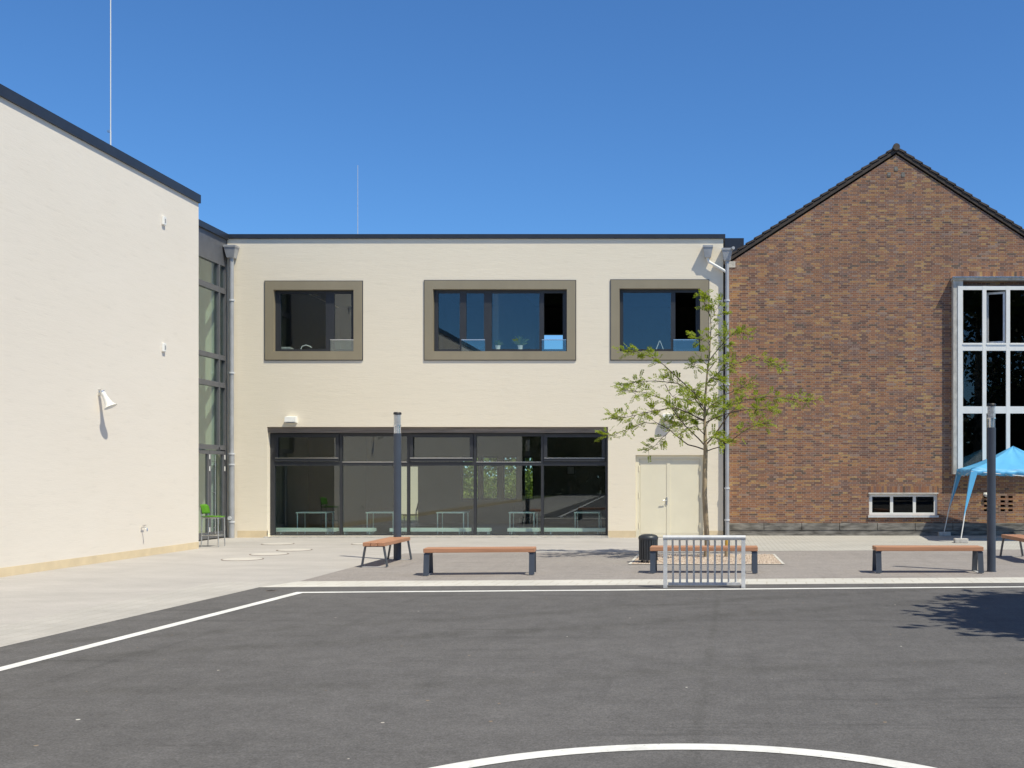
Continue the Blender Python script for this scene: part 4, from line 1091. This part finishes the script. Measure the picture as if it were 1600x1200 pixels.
# ================================================================== FURNITURE BEHIND THE GLASS
def canteen_table(px0, px1, label):
    yt = 29.75; a, b = X(px0, yt), X(px1, yt); zt_ = Z(800, yt)
    t = thing('canteen_table', label, 'table', ((a + b) / 2, yt, .012), 0, 'mint tables inside the long window')
    w_ = (b - a) / 2
    MB().box(-w_, w_, -.04, .60, zt_ - .045, zt_ - .012).build('table_top', M['mint'], t)
    for sx in (-1, 1):
        for y in (-.0, .56): MB().tube([(sx * (w_ - .03), y, 0), (sx * (w_ - .03), y, zt_ - .045)], .016, 6).build('leg', M['mint'], t)
for a, b, lab in ((463, 511, 'mint framed table behind the first bay of the long window'), (572, 616, 'mint framed table behind the second bay of the long window'), (682, 726, 'mint framed table behind the third bay of the long window'),
                  (795, 836, 'mint framed table behind the fourth bay of the long window'), (897, 938, 'mint framed table behind the fifth bay of the long window')): canteen_table(a, b, lab)
def low_bench(px0, px1, label):
    yt = 29.2; a, b = X(px0, yt), X(px1, yt); zt_ = Z(825.5, yt)
    t = thing('low_bench', label, 'bench', ((a + b) / 2, yt, .012), 0, 'low mint benches inside the long window')
    w_ = (b - a) / 2
    MB().box(-w_, w_, -.02, .3, zt_ - .10, zt_ - .012).build('seat', M['mint'], t)
    for sx in (-1, 1):
        MB().box(sx * w_ * .75 - .012, sx * w_ * .75 + .012, .0, .28, 0, zt_ - .10).build('leg', M['mint'], t)
for a, b, lab in ((426, 524, 'low mint bench behind the first bay of the long window'), (532, 583, 'short low mint bench behind the second bay of the long window'), (609, 733, 'longest low mint bench behind the third bay of the long window'),
                  (742, 765, 'shortest low mint bench at the left of the fourth bay'), (793, 842, 'low mint bench at the right of the fourth bay'), (848, 946, 'low mint bench behind the fifth bay of the long window')): low_bench(a, b, lab)
def dark_chair(loc, rz, lab):
    t = thing('canteen_chair', lab, 'chair', loc, rz, 'dark chairs inside the long window')
    MB().bbox(-.2, .2, -.2, .2, .43, .455, .006).build('seat', M['black'], t)
    MB().obox([(-.19, .17, .55), (.19, .17, .55), (.19, .19, .55), (-.19, .19, .55)], [(-.19, .24, .85), (.19, .24, .85), (.19, .26, .85), (-.19, .26, .85)]).build('backrest', M['black'], t)
    for sx in (-1, 1):
        for sy in (-1, 1):
            p_ = [(sx * .17, sy * .19, 0), (sx * .165, sy * .165, .43)]
            if sy > 0: p_ += [(sx * .165, .19, .62)]
            MB().tube(p_, .012, 6).build('leg', M['steelm'], t)
    return t
dark_chair((X(641, 32.5), 32.5, .012), R(-80), 'dark chair in front of the bright doorway behind the left lamp post')
dark_chair((X(815, 31), 31.0, .012), R(160), 'dark chair at the table behind the fourth bay')
# on the upper sills
zs = W2[2] + .071
def pot_plant(px, lab, s, y=YF + .30):
    t = thing('potted_plant', lab, 'plant', (X(px, y), y, zs), 0, 'potted plants on the upper sill')
    MB().lathe([(.05, 0), (.07, .11), (.075, .12)], 14).build('pot', M['white'], t)
    f = MB(); r = random.Random(int(px))
    for i in range(34):
        a = r.random() * 6.28; l = s * r.uniform(.5, 1); d = Vector((math.cos(a) * .8, math.sin(a) * .5, r.uniform(.4, 1.6))).normalized(); b = d.cross(Vector((0, 0, 1))).normalized()
        p0 = Vector((0, 0, .11)); p1 = p0 + d * l * .6; p2 = p0 + d * l - Vector((0, 0, l * .25))
        f.add([p0 - b * .006, p0 + b * .006, p1 + b * .022, p2, p1 - b * .022], [(0, 1, 2, 3, 4)])
    f.build('leaves', M['leafmid'], t)
pot_plant(813, 'taller potted plant behind the middle of the widest upper window', .42)
pot_plant(778, 'smaller potted plant left of the taller one in the widest upper window', .24)
zs1 = W1[2] + .071; y = YF + .3
t = thing('paper_pile', 'pile of white papers and folders on the left upper window sill', 'papers', (X(447, y), y, zs1))
MB().box(-.16, .16, -.12, .12, 0, .05).build('folder', M['cardb'], t); MB().box(-.17, .14, -.12, .10, .051, .065).build('sheet', M['paper'], t)
t = thing('desk_lamp', 'white bent desk lamp on the left upper window sill', 'desk lamp', (X(478, y), y, zs1))
MB().tube([(-.14, 0, .01), (-.10, 0, .10), (.0, 0, .13), (.10, 0, .10), (.15, 0, .06)], .012, 8).build('arm', M['paper'], t); MB().box(-.18, -.10, -.05, .05, 0, .012).build('base', M['paper'], t)
t = thing('folded_card', 'white folded card standing like a tent on the right upper sill', 'card', (X(1031, y), y, W3[2] + .071))
c_ = MB()
for s_ in (-1, 1): c_.obox([(s_ * .10 - .008, -.06, 0), (s_ * .10 + .008, -.06, 0), (s_ * .10 + .008, .06, 0), (s_ * .10 - .008, .06, 0)], [(s_ * .009 - .008, -.06, .24), (s_ * .009 + .008, -.06, .24), (s_ * .009 + .008, .06, .24), (s_ * .009 - .008, .06, .24)])
c_.build('card', M['paper'], t)
t = thing('picture_frame', 'small square dark framed picture on the canteen wall behind the fifth bay', 'picture', (X(892, 35), 34.995, Z(735, 35)))
MB().ring(-.13, .13, -.13, .13, .02, -.02, 0).build('frame', M['black'], t); MB().box(-.11, .11, -.01, -.001, -.11, .11).build('print', M['cardb'], t)

# ================================================================== LIGHT, SKY, CAMERA
el = math.asin(SUN.z); az = math.atan2(SUN.x, SUN.y)
w = bpy.data.worlds.new('World'); S.world = w; w.use_nodes = True
nt = w.node_tree; bgn = nt.nodes['Background']
sky = nt.nodes.new('ShaderNodeTexSky'); sky.sky_type = 'NISHITA'; sky.sun_disc = False
sky.sun_elevation = el; sky.sun_rotation = az; sky.altitude = 300; sky.air_density = 1.0; sky.dust_density = .3; sky.ozone_density = 3.0
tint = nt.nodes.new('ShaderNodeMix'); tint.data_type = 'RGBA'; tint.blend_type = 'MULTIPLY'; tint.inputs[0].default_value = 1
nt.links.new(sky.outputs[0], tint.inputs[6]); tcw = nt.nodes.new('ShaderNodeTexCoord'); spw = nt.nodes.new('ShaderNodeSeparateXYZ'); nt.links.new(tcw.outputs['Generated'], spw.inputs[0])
rpw = nt.nodes.new('ShaderNodeValToRGB'); nt.links.new(spw.outputs[2], rpw.inputs[0])   # tint: deep blue low down, neutral overhead so shadows turn less blue
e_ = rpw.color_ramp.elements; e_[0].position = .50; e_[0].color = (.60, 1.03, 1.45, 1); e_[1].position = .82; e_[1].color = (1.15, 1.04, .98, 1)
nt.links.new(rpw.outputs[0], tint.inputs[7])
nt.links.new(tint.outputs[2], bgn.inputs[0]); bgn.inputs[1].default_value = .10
ld = bpy.data.lights.new('sun', 'SUN'); ld.energy = 4.8; ld.angle = R(.53); ld.color = (1.0, .935, .755)
lo = bpy.data.objects.new('sun', ld); C.objects.link(lo); lo.rotation_euler = (-SUN).to_track_quat('-Z', 'Y').to_euler(); lo.location = (20, -20, 40)
cd = bpy.data.cameras.new('camera'); cam = bpy.data.objects.new('camera', cd); C.objects.link(cam)
cam.location = (0, 0, H); cam.rotation_euler = (R(90), 0, 0)
cd.sensor_width = 36; cd.lens = 36 * F / 1600; cd.shift_x = -300 / 1600; cd.shift_y = 142 / 1600; cd.clip_end = 3000
S.camera = cam
S.view_settings.view_transform = 'Standard'; S.view_settings.look = 'None'; S.view_settings.exposure = 0.0; S.view_settings.gamma = 1
S.cycles.transparent_max_bounces = 16
